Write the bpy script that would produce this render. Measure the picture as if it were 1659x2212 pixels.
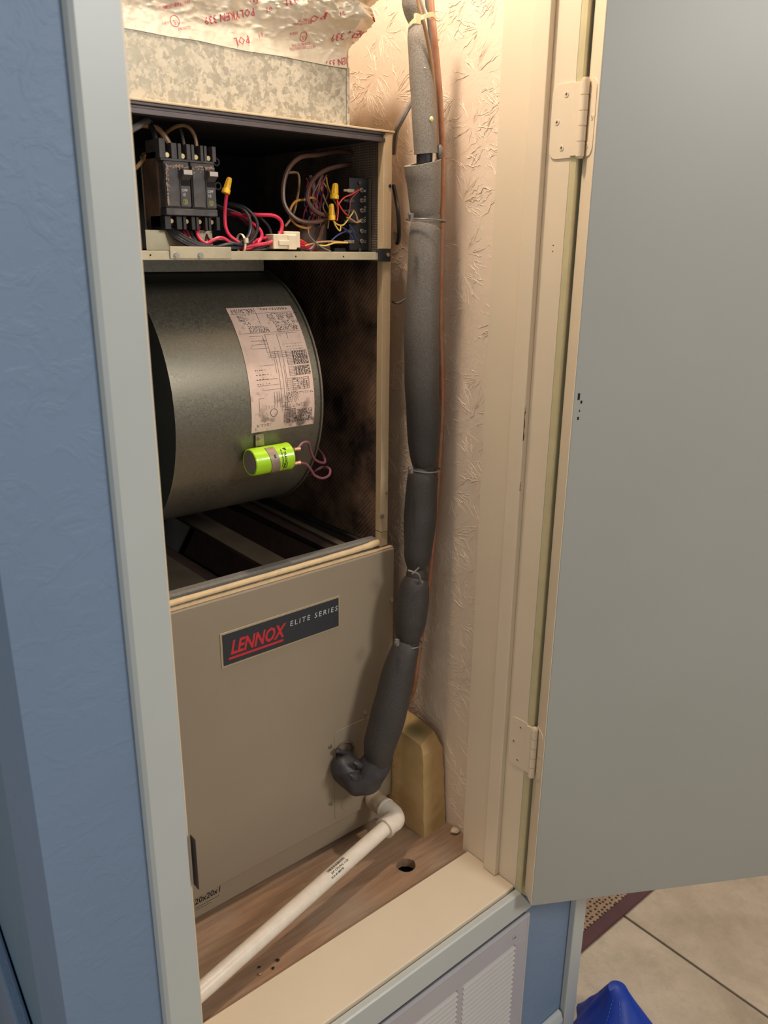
import bpy, bmesh, math, random
from mathutils import Vector, Matrix, noise
random.seed(7)
for o in list(bpy.data.objects): bpy.data.objects.remove(o)
SC = bpy.context.scene; COL = SC.collection
# ------------------------------------------------------------------ camera
YAW, PITCH, ROLL, FPX = 0.706928, 0.316226, -0.0105572, 1741.56
PW, PH = 1659.0, 2212.0
sa, ca, sb, cb, sc_, cc = math.sin(YAW), math.cos(YAW), math.sin(PITCH), math.cos(PITCH), math.sin(ROLL), math.cos(ROLL)
FWD = Vector((sa*cb, ca*cb, -sb)); RT0 = Vector((ca, -sa, 0)); DN0 = FWD.cross(RT0)
RT = RT0*cc + DN0*sc_; DN = RT0*(-sc_) + DN0*cc
cd = bpy.data.cameras.new('camera'); cam = bpy.data.objects.new('camera', cd); COL.objects.link(cam)
cd.sensor_fit = 'HORIZONTAL'; cd.sensor_width = 36.0; cd.lens = 36.0*FPX/PW
cd.clip_start = 0.02; cd.clip_end = 50
m = Matrix.Identity(4)
for i in range(3):
    m[i][0] = RT[i]; m[i][1] = -DN[i]; m[i][2] = -FWD[i]
cam.matrix_world = m; SC.camera = cam
cd.dof.use_dof = True; cd.dof.focus_distance = 1.2; cd.dof.aperture_fstop = 9.0
# ------------------------------------------------------------------ world, lights, exposure
vs = SC.view_settings; vs.view_transform = 'Standard'; vs.look = 'None'; vs.gamma = 1; vs.use_curve_mapping = False
vs.exposure = 0.0
W = bpy.data.worlds.new('world'); SC.world = W; W.use_nodes = True
bg = W.node_tree.nodes['Background']; bg.inputs[0].default_value = (0.96, 0.98, 1.0, 1); bg.inputs[1].default_value = 0.34
def add_light(name, kind, loc, power, color, **kw):
    l = bpy.data.lights.new(name, kind); l.energy = power; l.color = color
    for k, v in kw.items(): setattr(l, k, v)
    o = bpy.data.objects.new(name, l); o.location = loc; COL.objects.link(o); return o
def aim(o, tgt):
    o.rotation_euler = (Vector(tgt)-o.location).to_track_quat('-Z', 'Y').to_euler()
a = add_light('room_ceiling_lamp', 'AREA', (1.15, -1.35, 0.84), 27.0, (1.0, 0.97, 0.93), shape='DISK', size=0.6); aim(a, (0.7, 0.7, -0.6))
a = add_light('floor_fill_light', 'AREA', (2.4, 1.7, 1.0), 24.0, (1.0, 0.93, 0.84), shape='DISK', size=0.5); aim(a, (1.8, 0.9, -1.5))  # added fill light for the tiles and rug behind the door
a = add_light('left_fill_light', 'AREA', (-1.5, 0.1, -0.2), 4.5, (0.92, 0.96, 1.0), shape='DISK', size=1.1); aim(a, (.2, 1.0, -.7))  # added fill light that brightens the left return wall
add_light('closet_bulb', 'POINT', (0.64, 0.86, 0.76), 27.0, (1.0, 0.83, 0.68), shadow_soft_size=0.03)
# ------------------------------------------------------------------ helpers
def ray(u, v): return RT*((u-PW/2)/FPX) + DN*((v-PH/2)/FPX) + FWD
def at(u, v, y=None, x=None, z=None):
    d = ray(u, v)
    if y is not None: return d*(y/d.y)
    if x is not None: return d*(x/d.x)
    return d*(z/d.z)
def lin(c):
    r = []
    for k in c:
        k /= 255.0
        r.append(k/12.92 if k <= .04045 else ((k+.055)/1.055)**2.4)
    return (*r, 1.0)
WL = {}
def thing(name, label, cat, loc=(0, 0, 0), group=None, kind=None):
    o = bpy.data.objects.new(name, None); COL.objects.link(o); o.location = loc; o.empty_display_size = 0.02
    if label: o['label'] = label
    if cat: o['category'] = cat
    if group: o['group'] = group
    if kind: o['kind'] = kind
    WL[o.name] = Vector(loc); return o
def tag(o, label=None, cat=None, group=None, kind=None):
    if label: o['label'] = label
    if cat: o['category'] = cat
    if group: o['group'] = group
    if kind: o['kind'] = kind
    return o
def obj(name, bm, mat, parent=None, smooth=False, bevel=0, label=None, kind=None, seg=2):
    me = bpy.data.meshes.new(name)
    bmesh.ops.recalc_face_normals(bm, faces=bm.faces)
    if smooth:
        for f in bm.faces: f.smooth = True
        for e in bm.edges:
            if len(e.link_faces) == 2 and e.calc_face_angle(0) > 0.7: e.smooth = False
    lo = Vector((min(v.co.x for v in bm.verts), min(v.co.y for v in bm.verts), min(v.co.z for v in bm.verts)))
    hi = Vector((max(v.co.x for v in bm.verts), max(v.co.y for v in bm.verts), max(v.co.z for v in bm.verts)))
    c = Vector(((lo.x+hi.x)/2, (lo.y+hi.y)/2, lo.z))
    for v in bm.verts: v.co -= c
    bm.to_mesh(me); bm.free()
    o = bpy.data.objects.new(name, me); COL.objects.link(o)
    if mat: me.materials.append(mat)
    base = WL[parent.name] if parent else Vector((0, 0, 0))
    o.location = c-base; WL[o.name] = c
    if parent: o.parent = parent
    if bevel:
        b = o.modifiers.new('bevel', 'BEVEL'); b.width = bevel; b.segments = seg; b.limit_method = 'ANGLE'; b.angle_limit = 0.6
        b.harden_normals = False
    if label: o['label'] = label
    if kind: o['kind'] = kind
    return o
def box(bm, x0, x1, y0, y1, z0, z1, mat4=None):
    vs_ = [Vector((x, y, z)) for x in (x0, x1) for y in (y0, y1) for z in (z0, z1)]
    if mat4 is not None: vs_ = [mat4 @ v for v in vs_]
    v = [bm.verts.new(p) for p in vs_]
    for f in ((0, 1, 3, 2), (4, 6, 7, 5), (0, 4, 5, 1), (2, 3, 7, 6), (0, 2, 6, 4), (1, 5, 7, 3)): bm.faces.new([v[i] for i in f])
    return bm
def B(*a, **k): return box(bmesh.new(), *a, **k)
def prism(bm, pts, vec):
    n = len(pts); a = [bm.verts.new(Vector(p)) for p in pts]; b = [bm.verts.new(Vector(p)+Vector(vec)) for p in pts]
    bm.faces.new(a); bm.faces.new(b[::-1])
    for i in range(n): bm.faces.new([a[i], b[i], b[(i+1) % n], a[(i+1) % n]])
    return bm
def smooth_path(pts, rad, sub=6):
    P = [Vector(p) for p in pts]; n = len(P)
    R = rad if isinstance(rad, (list, tuple)) else [rad]*n
    out = []; ro = []
    for i in range(n-1):
        p0 = P[max(i-1, 0)]; p1 = P[i]; p2 = P[i+1]; p3 = P[min(i+2, n-1)]
        for k in range(sub):
            t = k/sub
            out.append(0.5*((2*p1)+(p2-p0)*t+(2*p0-5*p1+4*p2-p3)*t*t+(3*p1-p0-3*p2+p3)*t**3)); ro.append(R[i]*(1-t)+R[i+1]*t)
    out.append(P[-1]); ro.append(R[-1]); return out, ro
def tube(bm, pts, rad, seg=10, sub=0, caps=True, wob=0, wf=30):
    if sub: pts, rad = smooth_path(pts, rad, sub)
    P = [Vector(p) for p in pts]; n = len(P)
    R = rad if isinstance(rad, (list, tuple)) else [rad]*n
    T = [(P[min(i+1, n-1)]-P[max(i-1, 0)]).normalized() for i in range(n)]
    ref = Vector((0, 0, 1)) if abs(T[0].z) < .9 else Vector((1, 0, 0))
    u = T[0].cross(ref).normalized(); rings = []
    for i in range(n):
        u = (u-T[i]*u.dot(T[i])).normalized(); w = T[i].cross(u); ring = []
        for k in range(seg):
            a = 2*math.pi*k/seg; d = u*math.cos(a)+w*math.sin(a); r = R[i]
            p = P[i]+d*r
            if wob: p += d*(noise.noise(p*wf)*wob)
            ring.append(bm.verts.new(p))
        rings.append(ring)
    for i in range(n-1):
        for k in range(seg): bm.faces.new([rings[i][k], rings[i][(k+1) % seg], rings[i+1][(k+1) % seg], rings[i+1][k]])
    if caps: bm.faces.new(rings[0][::-1]); bm.faces.new(rings[-1])
    return bm
def cyl(bm, a, b, r, seg=16, r2=None): return tube(bm, [a, b], [r, r if r2 is None else r2], seg)
def glyphs(s, size=1.0, shear=0.0, bold=0.0, spacing=1.0, align='LEFT', res=2):
    c = bpy.data.curves.new('t', 'FONT'); c.body = s; c.size = size; c.shear = shear; c.offset = bold; c.space_character = spacing
    c.align_x = align; c.resolution_u = res; c.fill_mode = 'FRONT'
    o = bpy.data.objects.new('t', c); COL.objects.link(o)
    dg = bpy.context.evaluated_depsgraph_get(); me = bpy.data.meshes.new_from_object(o.evaluated_get(dg))
    V = [tuple(v.co[:2]) for v in me.vertices]; F = [tuple(p.vertices) for p in me.polygons]
    bpy.data.objects.remove(o); bpy.data.curves.remove(c); bpy.data.meshes.remove(me); return V, F
def put(bm, V, F, fn):
    vv = [bm.verts.new(fn(x, y)) for x, y in V]
    for f in F:
        try: bm.faces.new([vv[i] for i in f])
        except ValueError: pass
def planemap(o, ux, uy):
    o = Vector(o); ux = Vector(ux); uy = Vector(uy); return lambda x, y: o+ux*x+uy*y
def quad2(bm, fn, x0, y0, x1, y1):
    bm.faces.new([bm.verts.new(fn(x, y)) for x, y in ((x0, y0), (x1, y0), (x1, y1), (x0, y1))])
# ------------------------------------------------------------------ materials
class N:
    def __init__(s, name):
        s.m = bpy.data.materials.new(name); s.m.use_nodes = True; s.t = s.m.node_tree; s.b = s.t.nodes['Principled BSDF']
        s.co = s.t.nodes.new('ShaderNodeTexCoord')
    def n(s, k, **kw):
        x = s.t.nodes.new(k)
        for a_, v in kw.items():
            if a_.startswith('i_'):
                key = a_[2:]; key = int(key) if key.isdigit() else key.replace('_', ' ')
                if hasattr(v, 'is_output') or isinstance(v, bpy.types.NodeSocket): s.t.links.new(v, x.inputs[key])
                else: x.inputs[key].default_value = v
            else: setattr(x, a_, v)
        return x
    def l(s, a_, b_): s.t.links.new(a_, b_)
    def noise(s, scale, detail=4, rough=.55, vec=None, stretch=None, dist=0):
        v = vec or s.co.outputs['Object']
        if stretch: v = s.n('ShaderNodeMapping', i_Vector=v, i_Scale=stretch).outputs[0]
        return s.n('ShaderNodeTexNoise', i_Vector=v, i_Scale=scale, i_Detail=detail, i_Roughness=rough, i_Distortion=dist).outputs[0]
    def ramp(s, f, p0, p1, c0=(0, 0, 0, 1), c1=(1, 1, 1, 1)):
        r = s.n('ShaderNodeValToRGB', i_Fac=f); e = r.color_ramp.elements; e[0].position = p0; e[1].position = p1; e[0].color = c0; e[1].color = c1
        return r.outputs[0]
    def mix(s, f, a_, b_, mode='MIX'):
        x = s.n('ShaderNodeMix', data_type='RGBA', blend_type=mode)
        for i, v in ((0, f), (6, a_), (7, b_)):
            if isinstance(v, bpy.types.NodeSocket): s.l(v, x.inputs[i])
            else: x.inputs[i].default_value = v
        return x.outputs[2]
    def math(s, op, a_, b_=0.0):
        x = s.n('ShaderNodeMath', operation=op)
        for i, v in ((0, a_), (1, b_)):
            if isinstance(v, bpy.types.NodeSocket): s.l(v, x.inputs[i])
            else: x.inputs[i].default_value = v
        return x.outputs[0]
    def bump(s, h, strength, dist, prev=None):
        x = s.n('ShaderNodeBump', i_Height=h, i_Strength=strength, i_Distance=dist)
        if prev: s.l(prev, x.inputs['Normal'])
        return x.outputs[0]
    def out(s, color, rough=.5, metal=0, normal=None, spec=None, coat=0):
        for k, v in (('Base Color', color), ('Roughness', rough), ('Metallic', metal), ('Coat Weight', coat)):
            if isinstance(v, bpy.types.NodeSocket): s.l(v, s.b.inputs[k])
            else: s.b.inputs[k].default_value = v
        if spec is not None: s.b.inputs['Specular IOR Level'].default_value = spec
        if normal: s.l(normal, s.b.inputs['Normal'])
        return s.m
def plain(name, rgb, rough=.5, metal=0, var=.12, scale=25, bump=0, bs=120, bd=.0005, spec=None, coat=0, dark=None):
    k = N(name); c = lin(rgb); d = lin(dark) if dark else tuple(x*(1-var) for x in c[:3])+(1,)
    col = k.mix(k.ramp(k.noise(scale, 5), .35, .7), c, d)
    nm = k.bump(k.noise(bs, 3), bump, bd) if bump else None
    return k.out(col, rough, metal, nm, spec, coat)
def plaster(name, rgb, mode):
    k = N(name); c = lin(rgb); P = k.co.outputs['Object']
    if mode == 'stomp':
        nm = k.bump(k.math('ADD', k.noise(60, 3), k.math('MULTIPLY', k.noise(220, 4), .6)), .4, .0014)
        col = k.mix(k.ramp(k.noise(5, 4), .35, .7), c, tuple(x*.95 for x in c[:3])+(1,))
        return k.out(col, .62, 0, nm)
    h = k.math('ADD', k.ramp(k.noise(34, 4, .6, dist=1.0), .48, .6), k.math('MULTIPLY', k.noise(140, 3), .5))
    nm = k.bump(h, .22, .0018)
    col = k.mix(k.ramp(k.noise(4, 4), .35, .7), c, tuple(x*.94 for x in c[:3])+(1,))
    return k.out(col, .55, 0, nm)
def wood(name):
    k = N(name)
    g = k.noise(7, 6, .6, stretch=(1.2, 14, 6), dist=.6); fine = k.noise(60, 4, .6, stretch=(1, 12, 4))
    c = k.mix(k.ramp(g, .3, .7), lin((172, 136, 104)), lin((130, 100, 76)))
    dirt = k.ramp(k.noise(5, 6, .6), .38, .72); c = k.mix(k.math('MULTIPLY', dirt, .7), c, lin((160, 144, 124)))
    c = k.mix(k.math('MULTIPLY', k.ramp(k.noise(24, 5, .7), .62, .8), .35), c, lin((62, 48, 40)))
    return k.out(c, .75, 0, k.bump(fine, .25, .001))
def galv(name, base, alt, metal=.35, rough=.42, scale=75, con=1.0):
    k = N(name); P = k.co.outputs['Object']
    w = k.n('ShaderNodeVectorMath', operation='MULTIPLY_ADD', i_0=k.n('ShaderNodeTexNoise', i_Vector=P, i_Scale=120.0, i_Detail=2.0).outputs[1], i_1=(.014, .014, .014), i_2=P).outputs[0]
    v1 = k.n('ShaderNodeTexVoronoi', i_Vector=w, i_Scale=float(scale)); v2 = k.n('ShaderNodeTexVoronoi', i_Vector=w, i_Scale=scale*1.9)
    s1 = k.n('ShaderNodeSeparateColor', i_Color=v1.outputs['Color']).outputs[0]; s2 = k.n('ShaderNodeSeparateColor', i_Color=v2.outputs['Color']).outputs[1]
    f = k.math('ADD', k.math('MULTIPLY', s1, .6), k.math('MULTIPLY', s2, .4))
    c = k.mix(k.ramp(f, .5-.25*con, .5+.3*con), lin(base), lin(alt))
    r = k.math('ADD', k.math('MULTIPLY', s1, .18), rough-.09)
    return k.out(c, r, metal, None)
MT = {}
MT['cream'] = plain('cream_paint', (226, 208, 180), .38, var=.05, scale=6, bump=.08, bs=90)
MT['casing'] = plain('casing_paint', (190, 192, 185), .36, var=.05, scale=6, bump=.08, bs=90)
MT['olive'] = plain('old_yellow_paint', (200, 188, 146), .45, var=.1, scale=30)
MT['door'] = plain('door_paint', (160, 158, 148), .42, var=.05, scale=3, bump=.05, bs=200)
MT['wallblue'] = plaster('blue_wall_paint', (118, 138, 162), 'peel')
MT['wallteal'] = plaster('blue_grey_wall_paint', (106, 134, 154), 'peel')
MT['closet'] = plaster('stomped_plaster', (232, 212, 188), 'stomp')
MT['closetflat'] = plaster('closet_plaster', (232, 212, 188), 'peel')
MT['wood'] = wood('worn_plywood')
MT['duct'] = galv('spangled_galvanised', (150, 143, 124), (190, 181, 161), .3, .5, 120, .8)
MT['barrel'] = galv('dull_galvanised', (114, 109, 95), (134, 128, 113), .72, .42, 700, 1.3)
MT['galvflange'] = galv('galvanised_steel', (150, 148, 135), (175, 172, 158), .55, .42, 160)
MT['foil'] = plain('foil_tape', (212, 198, 174), .42, metal=.25, var=.06, scale=40, bump=.5, bs=90, bd=.001)
MT['ink'] = plain('red_ink', (200, 62, 84), .5, var=.15, scale=200)
MT['cab'] = plain('taupe_enamel', (154, 139, 117), .42, var=.06, scale=5, bump=.06, bs=300, bd=.0002)
MT['cabedge'] = plain('beige_enamel_edge', (202, 178, 142), .45, var=.12, scale=20)
MT['railmetal'] = plain('dusty_zinc', (192, 180, 150), .42, metal=.3, var=.2, scale=40, bump=.1, bs=200)
MT['blackliner'] = plain('black_liner', (50, 45, 45), .8, var=.4, scale=18, bump=.3, bs=60, bd=.001)
MT['toptrim'] = plain('dark_channel', (88, 80, 80), .45, metal=.4, var=.3, scale=14)
def liner():
    k = N('foil_faced_insulation'); P = k.co.outputs['Object']
    wv = k.n('ShaderNodeTexWave', wave_type='BANDS', bands_direction='DIAGONAL', i_Vector=P, i_Scale=70.0, i_Distortion=1.5).outputs[1]
    c = k.mix(k.ramp(k.noise(9, 6, .6), .4, .62), lin((138, 108, 87)), lin((50, 40, 36)))
    h = k.math('ADD', k.math('MULTIPLY', wv, .12), k.noise(16, 5, .6))
    return k.out(c, .6, .15, k.bump(h, .6, .006))
MT['liner'] = liner()
def meshmat():
    k = N('dusty_liner_mesh'); sp = k.n('ShaderNodeSeparateXYZ', i_Vector=k.co.outputs['Object']); f = 850.0
    a1 = k.math('SINE', k.math('MULTIPLY', k.math('ADD', sp.outputs[1], sp.outputs[2]), f)); a2 = k.math('SINE', k.math('MULTIPLY', k.math('SUBTRACT', sp.outputs[1], sp.outputs[2]), f))
    h = k.math('MULTIPLY', a1, a2); c = k.mix(k.ramp(k.noise(16, 5), .35, .7), lin((134, 120, 106)), lin((74, 64, 58)))
    return k.out(k.mix(k.ramp(h, .0, .5), c, lin((74, 65, 59))), .6, .1, k.bump(h, .3, .001))
MT['mesh'] = meshmat()
MT['black'] = plain('black_plastic', (42, 39, 40), .5, var=.25, scale=60)
MT['breaker'] = plain('dusty_black_plastic', (88, 83, 82), .6, scale=70, dark=(58, 54, 54), bump=.3, bs=300)
MT['dustyside'] = plain('dust_brown_plastic', (130, 100, 80), .7, scale=25, dark=(66, 54, 48))
MT['dust'] = plain('tan_dust', (176, 146, 126), .85, var=.3, scale=120)
MT['whiteprint'] = plain('white_print', (200, 200, 196), .5, var=.05)
MT['yellowprint'] = plain('yellow_print', (176, 168, 70), .5, var=.05)
MT['blackprint'] = plain('black_print', (34, 30, 30), .6, var=.1)
MT['gold'] = plain('brass_screw', (200, 180, 130), .3, metal=.9, var=.2)
MT['steel'] = plain('zinc_screw', (186, 178, 160), .3, metal=.85, var=.2)
MT['copper'] = plain('copper_pipe', (206, 142, 108), .42, metal=.3, scale=60, dark=(212, 166, 136))
def sleeve():
    k = N('black_pipe_foam'); P = k.co.outputs['Object']
    fine = k.noise(650, 2, .6); c = k.mix(k.ramp(fine, .35, .7), lin((50, 46, 44)), lin((70, 64, 60)))
    geo = k.n('ShaderNodeNewGeometry'); z = k.n('ShaderNodeSeparateXYZ', i_Vector=geo.outputs['Position']).outputs[2]
    palef = k.n('ShaderNodeMapRange', i_Value=z, i_1=-.24, i_2=.28).outputs[0]     # paler tone, stronger towards the top
    c = k.mix(k.math('MULTIPLY', palef, k.ramp(fine, .3, .7, (.42, .42, .42, 1), (.95, .95, .95, 1))), c, lin((178, 167, 152)))
    return k.out(c, .6, 0, k.bump(k.noise(150, 4), .3, .0008))
MT['sleeve'] = sleeve()
MT['tapewrap'] = plain('black_tape', (62, 59, 60), .5, var=.4, scale=40, bump=.5, bs=50, bd=.002)
MT['pvc'] = plain('white_pvc', (232, 222, 205), .33, scale=60, dark=(224, 208, 188))
MT['oldpvc'] = plain('dirty_pvc', (186, 166, 136), .5, scale=30, dark=(140, 120, 96))
MT['block'] = plain('yellow_foam', (206, 172, 116), .85, var=.14, scale=16, bump=.5, bs=160, bd=.001)
MT['mould'] = plain('green_stain', (140, 138, 90), .85, var=.2)
MT['lime'] = plain('lime_enamel', (172, 222, 22), .28, var=.03, coat=.3)
MT['capgrey'] = plain('grey_can_end', (156, 149, 138), .5, metal=.3)
MT['strap'] = plain('zinc_strap', (178, 160, 140), .38, metal=.6, var=.2, scale=70)
def paper():
    k = N('stained_paper'); c = k.mix(k.ramp(k.noise(12, 5, .6), .4, .7), lin((224, 196, 178)), lin((206, 176, 158)))
    geo = k.n('ShaderNodeNewGeometry'); z = k.n('ShaderNodeSeparateXYZ', i_Vector=geo.outputs['Position']).outputs[2]
    low = k.n('ShaderNodeMapRange', i_Value=z, i_1=-.20, i_2=-.26).outputs[0]
    st = k.math('MULTIPLY', k.ramp(k.noise(42, 4, .5), .53, .62), k.math('ADD', k.math('MULTIPLY', low, .75), .05))
    c = k.mix(st, c, lin((70, 50, 42)))
    c = k.mix(k.math('MULTIPLY', k.ramp(k.noise(90, 3), .6, .68), .35), c, lin((150, 110, 92)))
    return k.out(c, .7)
MT['paper'] = paper()
MT['creamfoam'] = plain('cream_foam_strip', (224, 196, 152), .8, var=.15, scale=60, bump=.4, bs=200)
MT['gasket'] = plain('grey_gasket', (124, 120, 112), .85, var=.2, scale=150, bump=.5, bs=300)
MT['coilmetal'] = plain('dull_coil_metal', (120, 106, 88), .5, metal=.3, var=.3, scale=15)
MT['rust'] = plain('rusty_coil_face', (66, 44, 34), .8, var=.5, scale=22, bump=.4, bs=90, bd=.002)
MT['badgeplate'] = plain('charcoal_badge', (48, 50, 56), .45, var=.2, scale=200, bump=.3, bs=400)
MT['badgeframe'] = plain('silver_badge_edge', (196, 180, 150), .35, metal=.5)
MT['badgered'] = plain('red_badge_print', (200, 44, 52), .45, var=.05)
MT['grille'] = plain('lilac_white_enamel', (178, 173, 174), .34, var=.04, scale=8)
MT['slat'] = plain('louvre_enamel', (200, 192, 184), .34, var=.05, scale=8)
MT['dark'] = plain('dark_cavity', (20, 19, 20), .9)
def tile():
    k = N('beige_stone_tile'); c = k.mix(k.ramp(k.noise(5, 7, .65), .35, .68), lin((200, 176, 146)), lin((168, 144, 116)))
    c = k.mix(k.math('MULTIPLY', k.ramp(k.noise(28, 6, .7), .5, .7), .5), c, lin((158, 142, 112)))
    return k.out(c, .42, 0, k.bump(k.noise(45, 6, .65), .35, .003))
MT['tile'] = tile()
MT['grout'] = plain('dark_grout', (84, 74, 64), .9)
def rugmat():
    k = N('woven_rug'); v = k.n('ShaderNodeTexVoronoi', voronoi_dimensions='2D', i_Vector=k.co.outputs['Object'], i_Scale=85.0, i_Randomness=.4)
    c = k.mix(k.ramp(v.outputs['Distance'], .22, .34), lin((52, 36, 30)), lin((168, 136, 106)))
    return k.out(c, .9, 0, k.bump(v.outputs['Distance'], .6, .003))
MT['rug'] = rugmat()
MT['maroon'] = plain('maroon_binding', (94, 58, 56), .8, var=.15, scale=60, bump=.3, bs=400)
def cloth():
    k = N('royal_blue_nylon'); c = k.mix(k.ramp(k.noise(10, 4), .3, .7), lin((4, 44, 138)), lin((6, 58, 164)))
    return k.out(c, .5, 0, k.bump(k.noise(500, 2), .2, .0005))
MT['blue'] = cloth()
MT['stitch'] = plain('pale_thread', (90, 120, 190), .8)
WC = {'black': (36, 34, 36), 'red': (206, 40, 74), 'brown': (96, 66, 54), 'tan': (176, 136, 96), 'orange': (206, 140, 60), 'yellow': (226, 186, 84),
      'blue': (44, 56, 104), 'grey': (120, 114, 108), 'scarlet': (214, 66, 56), 'purple': (128, 78, 88), 'nut': (240, 186, 30), 'white': (222, 206, 178), 'maroon': (116, 30, 44)}
WM = {k_: plain(k_+'_wire_plastic', v_, .38, var=.12, scale=60) for k_, v_ in WC.items()}
# ================================================================== SETTING
YW = .702; ZF = -1.55; SILL = -1.045
def struct(name, bm, mat, **k): return tag(obj(name, bm, mat, **k), kind='structure')
bm = bmesh.new()
box(bm, .166, .316, YW, .816, ZF, 1.12); box(bm, .908, 1.112, YW, .80, ZF, 1.12)
box(bm, .316, .908, YW, .80, .985, 1.12); box(bm, .316, .908, YW, .80, ZF, -1.50); box(bm, .316, .908, YW, .80, -1.14, -1.068)
struct('wall_front', bm, MT['wallblue'])
# return wall on the left, a little out of square
bm = bmesh.new(); th = .082
prism(bm, [(.166, YW, ZF), (.166+th*1.1, YW+1.1, ZF), (.30+th*1.1, YW+1.1, ZF), (.30, .82, ZF), (.168, .82, ZF)], (0, 0, 1.12-ZF))
struct('wall_left', bm, MT['wallteal'])
bm = bmesh.new(); prism(bm, [(.1645, YW+.01, ZF), (.1645+th*1.05, YW+1.06, ZF), (.146+th*1.05, YW+1.06, ZF), (.146, YW+.01, ZF)], (0, 0, -1.075-ZF))
struct('ledge_board_left', bm, MT['wallblue'], bevel=.004)  # blue ledge board, its top well above baseboard height
bm = B(.942, 1.112, .8005, 1.72, ZF, 1.12); wr = struct('wall_right', bm, MT['closet'])
# crow's foot plaster: real ridges radiating from scattered brush stomps
bm = bmesh.new(); rs = random.Random(11)
for gi in range(13):
    for gj in range(28):
        cy_, cz_ = .84+gi*.058+rs.uniform(-.03, .03), -1.04+gj*.058+rs.uniform(-.03, .03); a0 = rs.random()*6.28; sp = rs.uniform(2.2, 6.28)
        for q in range(rs.randint(26, 40)):
            an = a0+rs.random()*sp; r0 = rs.uniform(.004, .03); L_ = rs.uniform(.006, .036); cur = rs.uniform(-7, 7); n_ = 6
            hgt = rs.uniform(.0003, .0010); wd = rs.uniform(.0004, .0008); prev = None
            for t in range(n_+1):
                rr_ = r0+L_*t/n_; aa = an+cur*(rr_-r0)+.12*noise.noise((rr_*160, q*3.1, gi+gj*7.0)); y_, z_ = cy_+rr_*math.cos(aa), cz_+rr_*math.sin(aa)
                if not (.832 < y_ < 1.6 and -1.05 < z_ < .6): prev = None; continue
                h_ = hgt*(math.sin(math.pi*min(1, (t+.6)/(n_+1.0)))*.8+.2)*(.6+.8*abs(noise.noise((y_*120, z_*120, 2)))); nx, nzz = -math.sin(aa)*wd, math.cos(aa)*wd
                cur3 = [bm.verts.new(p) for p in ((.9421, y_+nx, z_+nzz), (.942-h_, y_, z_), (.9421, y_-nx, z_-nzz))]
                if prev:
                    for u_ in (0, 1): bm.faces.new([prev[u_], prev[u_+1], cur3[u_+1], cur3[u_]])
                prev = cur3
obj('plaster_ridges', bm, MT['closet'], wr, kind='stuff')
struct('wall_back', B(.30, .942, 1.64, 1.72, ZF, 1.12), MT['closetflat'])
struct('wall_closet_left', B(.262, .300, .821, 1.64, SILL-.01, 1.10), MT['closetflat'])
struct('ceiling', B(.30, .942, .8165, 1.64, 1.06, 1.12), MT['closetflat'])
# room beyond
struct('wall_far', B(-1.6, 3.9, 3.5, 3.6, ZF, 1.12), MT['wallblue'])
struct('wall_far_right', B(3.8, 3.9, -1.6, 3.5, ZF, 1.12), MT['wallblue'])
# tiled floor
fl = struct('floor', B(-1.6, 3.9, -1.6, 3.5, ZF-.05, ZF-.004), MT['grout'])
TS = .61; tm = None
for i in range(-5, 5):
    for j in range(-3, 6):
        x0 = 1.4775+i*TS; y0 = .245+j*TS
        if x0+TS < -1.5 or x0 > 3.8 or y0 > 3.4 or y0+TS < -1.5: continue
        if x0 > .25 and x0+TS < 1.0 and y0 > .8 and y0+TS < 1.7: continue
        if tm is None:
            o = obj('tile', B(x0+.003, x0+TS-.003, y0+.003, y0+TS-.003, ZF-.01, ZF), MT['tile'], fl, bevel=.002); tm = o; c0 = (x0, y0)
        else:
            o = tm.copy(); o.parent = fl; COL.objects.link(o); o.location = tm.location+Vector((x0-c0[0], y0-c0[1], 0))
            o.rotation_euler = (0, 0, random.choice((0, math.pi)))
# jambs, stop, sill
bm = B(.908, .9415, .8005, .829, SILL-.02, 1.0); box(bm, .9072, .9079, YW+.0005, .829, SILL-.005, .985)
tr1 = struct('trim_1', bm, MT['cream'], bevel=.001)                                # hinge jamb
tr2 = struct('trim_2', B(.8965, .9071, .741, .768, SILL+.0005, .984), MT['cream'], bevel=.0015)   # door stop
struct('trim_3', B(.3163, .3185, YW+.001, .8165, SILL+.0005, .984), MT['cream'])
bm = bmesh.new()
prism(bm, [(.3165, .7045, SILL-.0225), (.9065, .7045, SILL-.0225), (.9065, .768, SILL-.0225), (.9065, .815, SILL-.0225), (.3165, .815, SILL-.0225)], (0, 0, .0225))
struct('trim_4', bm, MT['cream'], bevel=.0015)                               # sill board
for u, v0, v1, w in ((1140, 888, 950, .0028), (1143, 878, 886, .0012), (1132, 1040, 1058, .0018)):
    z1, z0 = at(u, v0, y=.7405).z, at(u, v1, y=.7405).z; pts = []
    for k in range(7): t_ = k/6; pts.append((.8962+w*(.6+.4*math.sin(k*2.3)), .7407, z0+(z1-z0)*t_))
    obj('paint_chip', prism(bmesh.new(), [(.8963, .7407, z0)]+pts+[(.8963, .7407, z1)], (0, -.0002, 0)), plain('bare_brown_wood', (92, 66, 44), .7), tr2, label='chip of bare brown wood')
for u, v in ((1135, 547), (1134, 532), (1195, 530), (1194, 543), (1110, 1330), (1128, 700), (1092, 1530), (1120, 870), (1079, 1755)):
    P = at(u, v, x=.9071); bm = bmesh.new(); cyl(bm, (.9071, P.y, P.z), (.9068, P.y, P.z), .0009, 8); obj('nail_hole', bm, plain('nail_hole', (80, 62, 48), .8), tr1)
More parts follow.
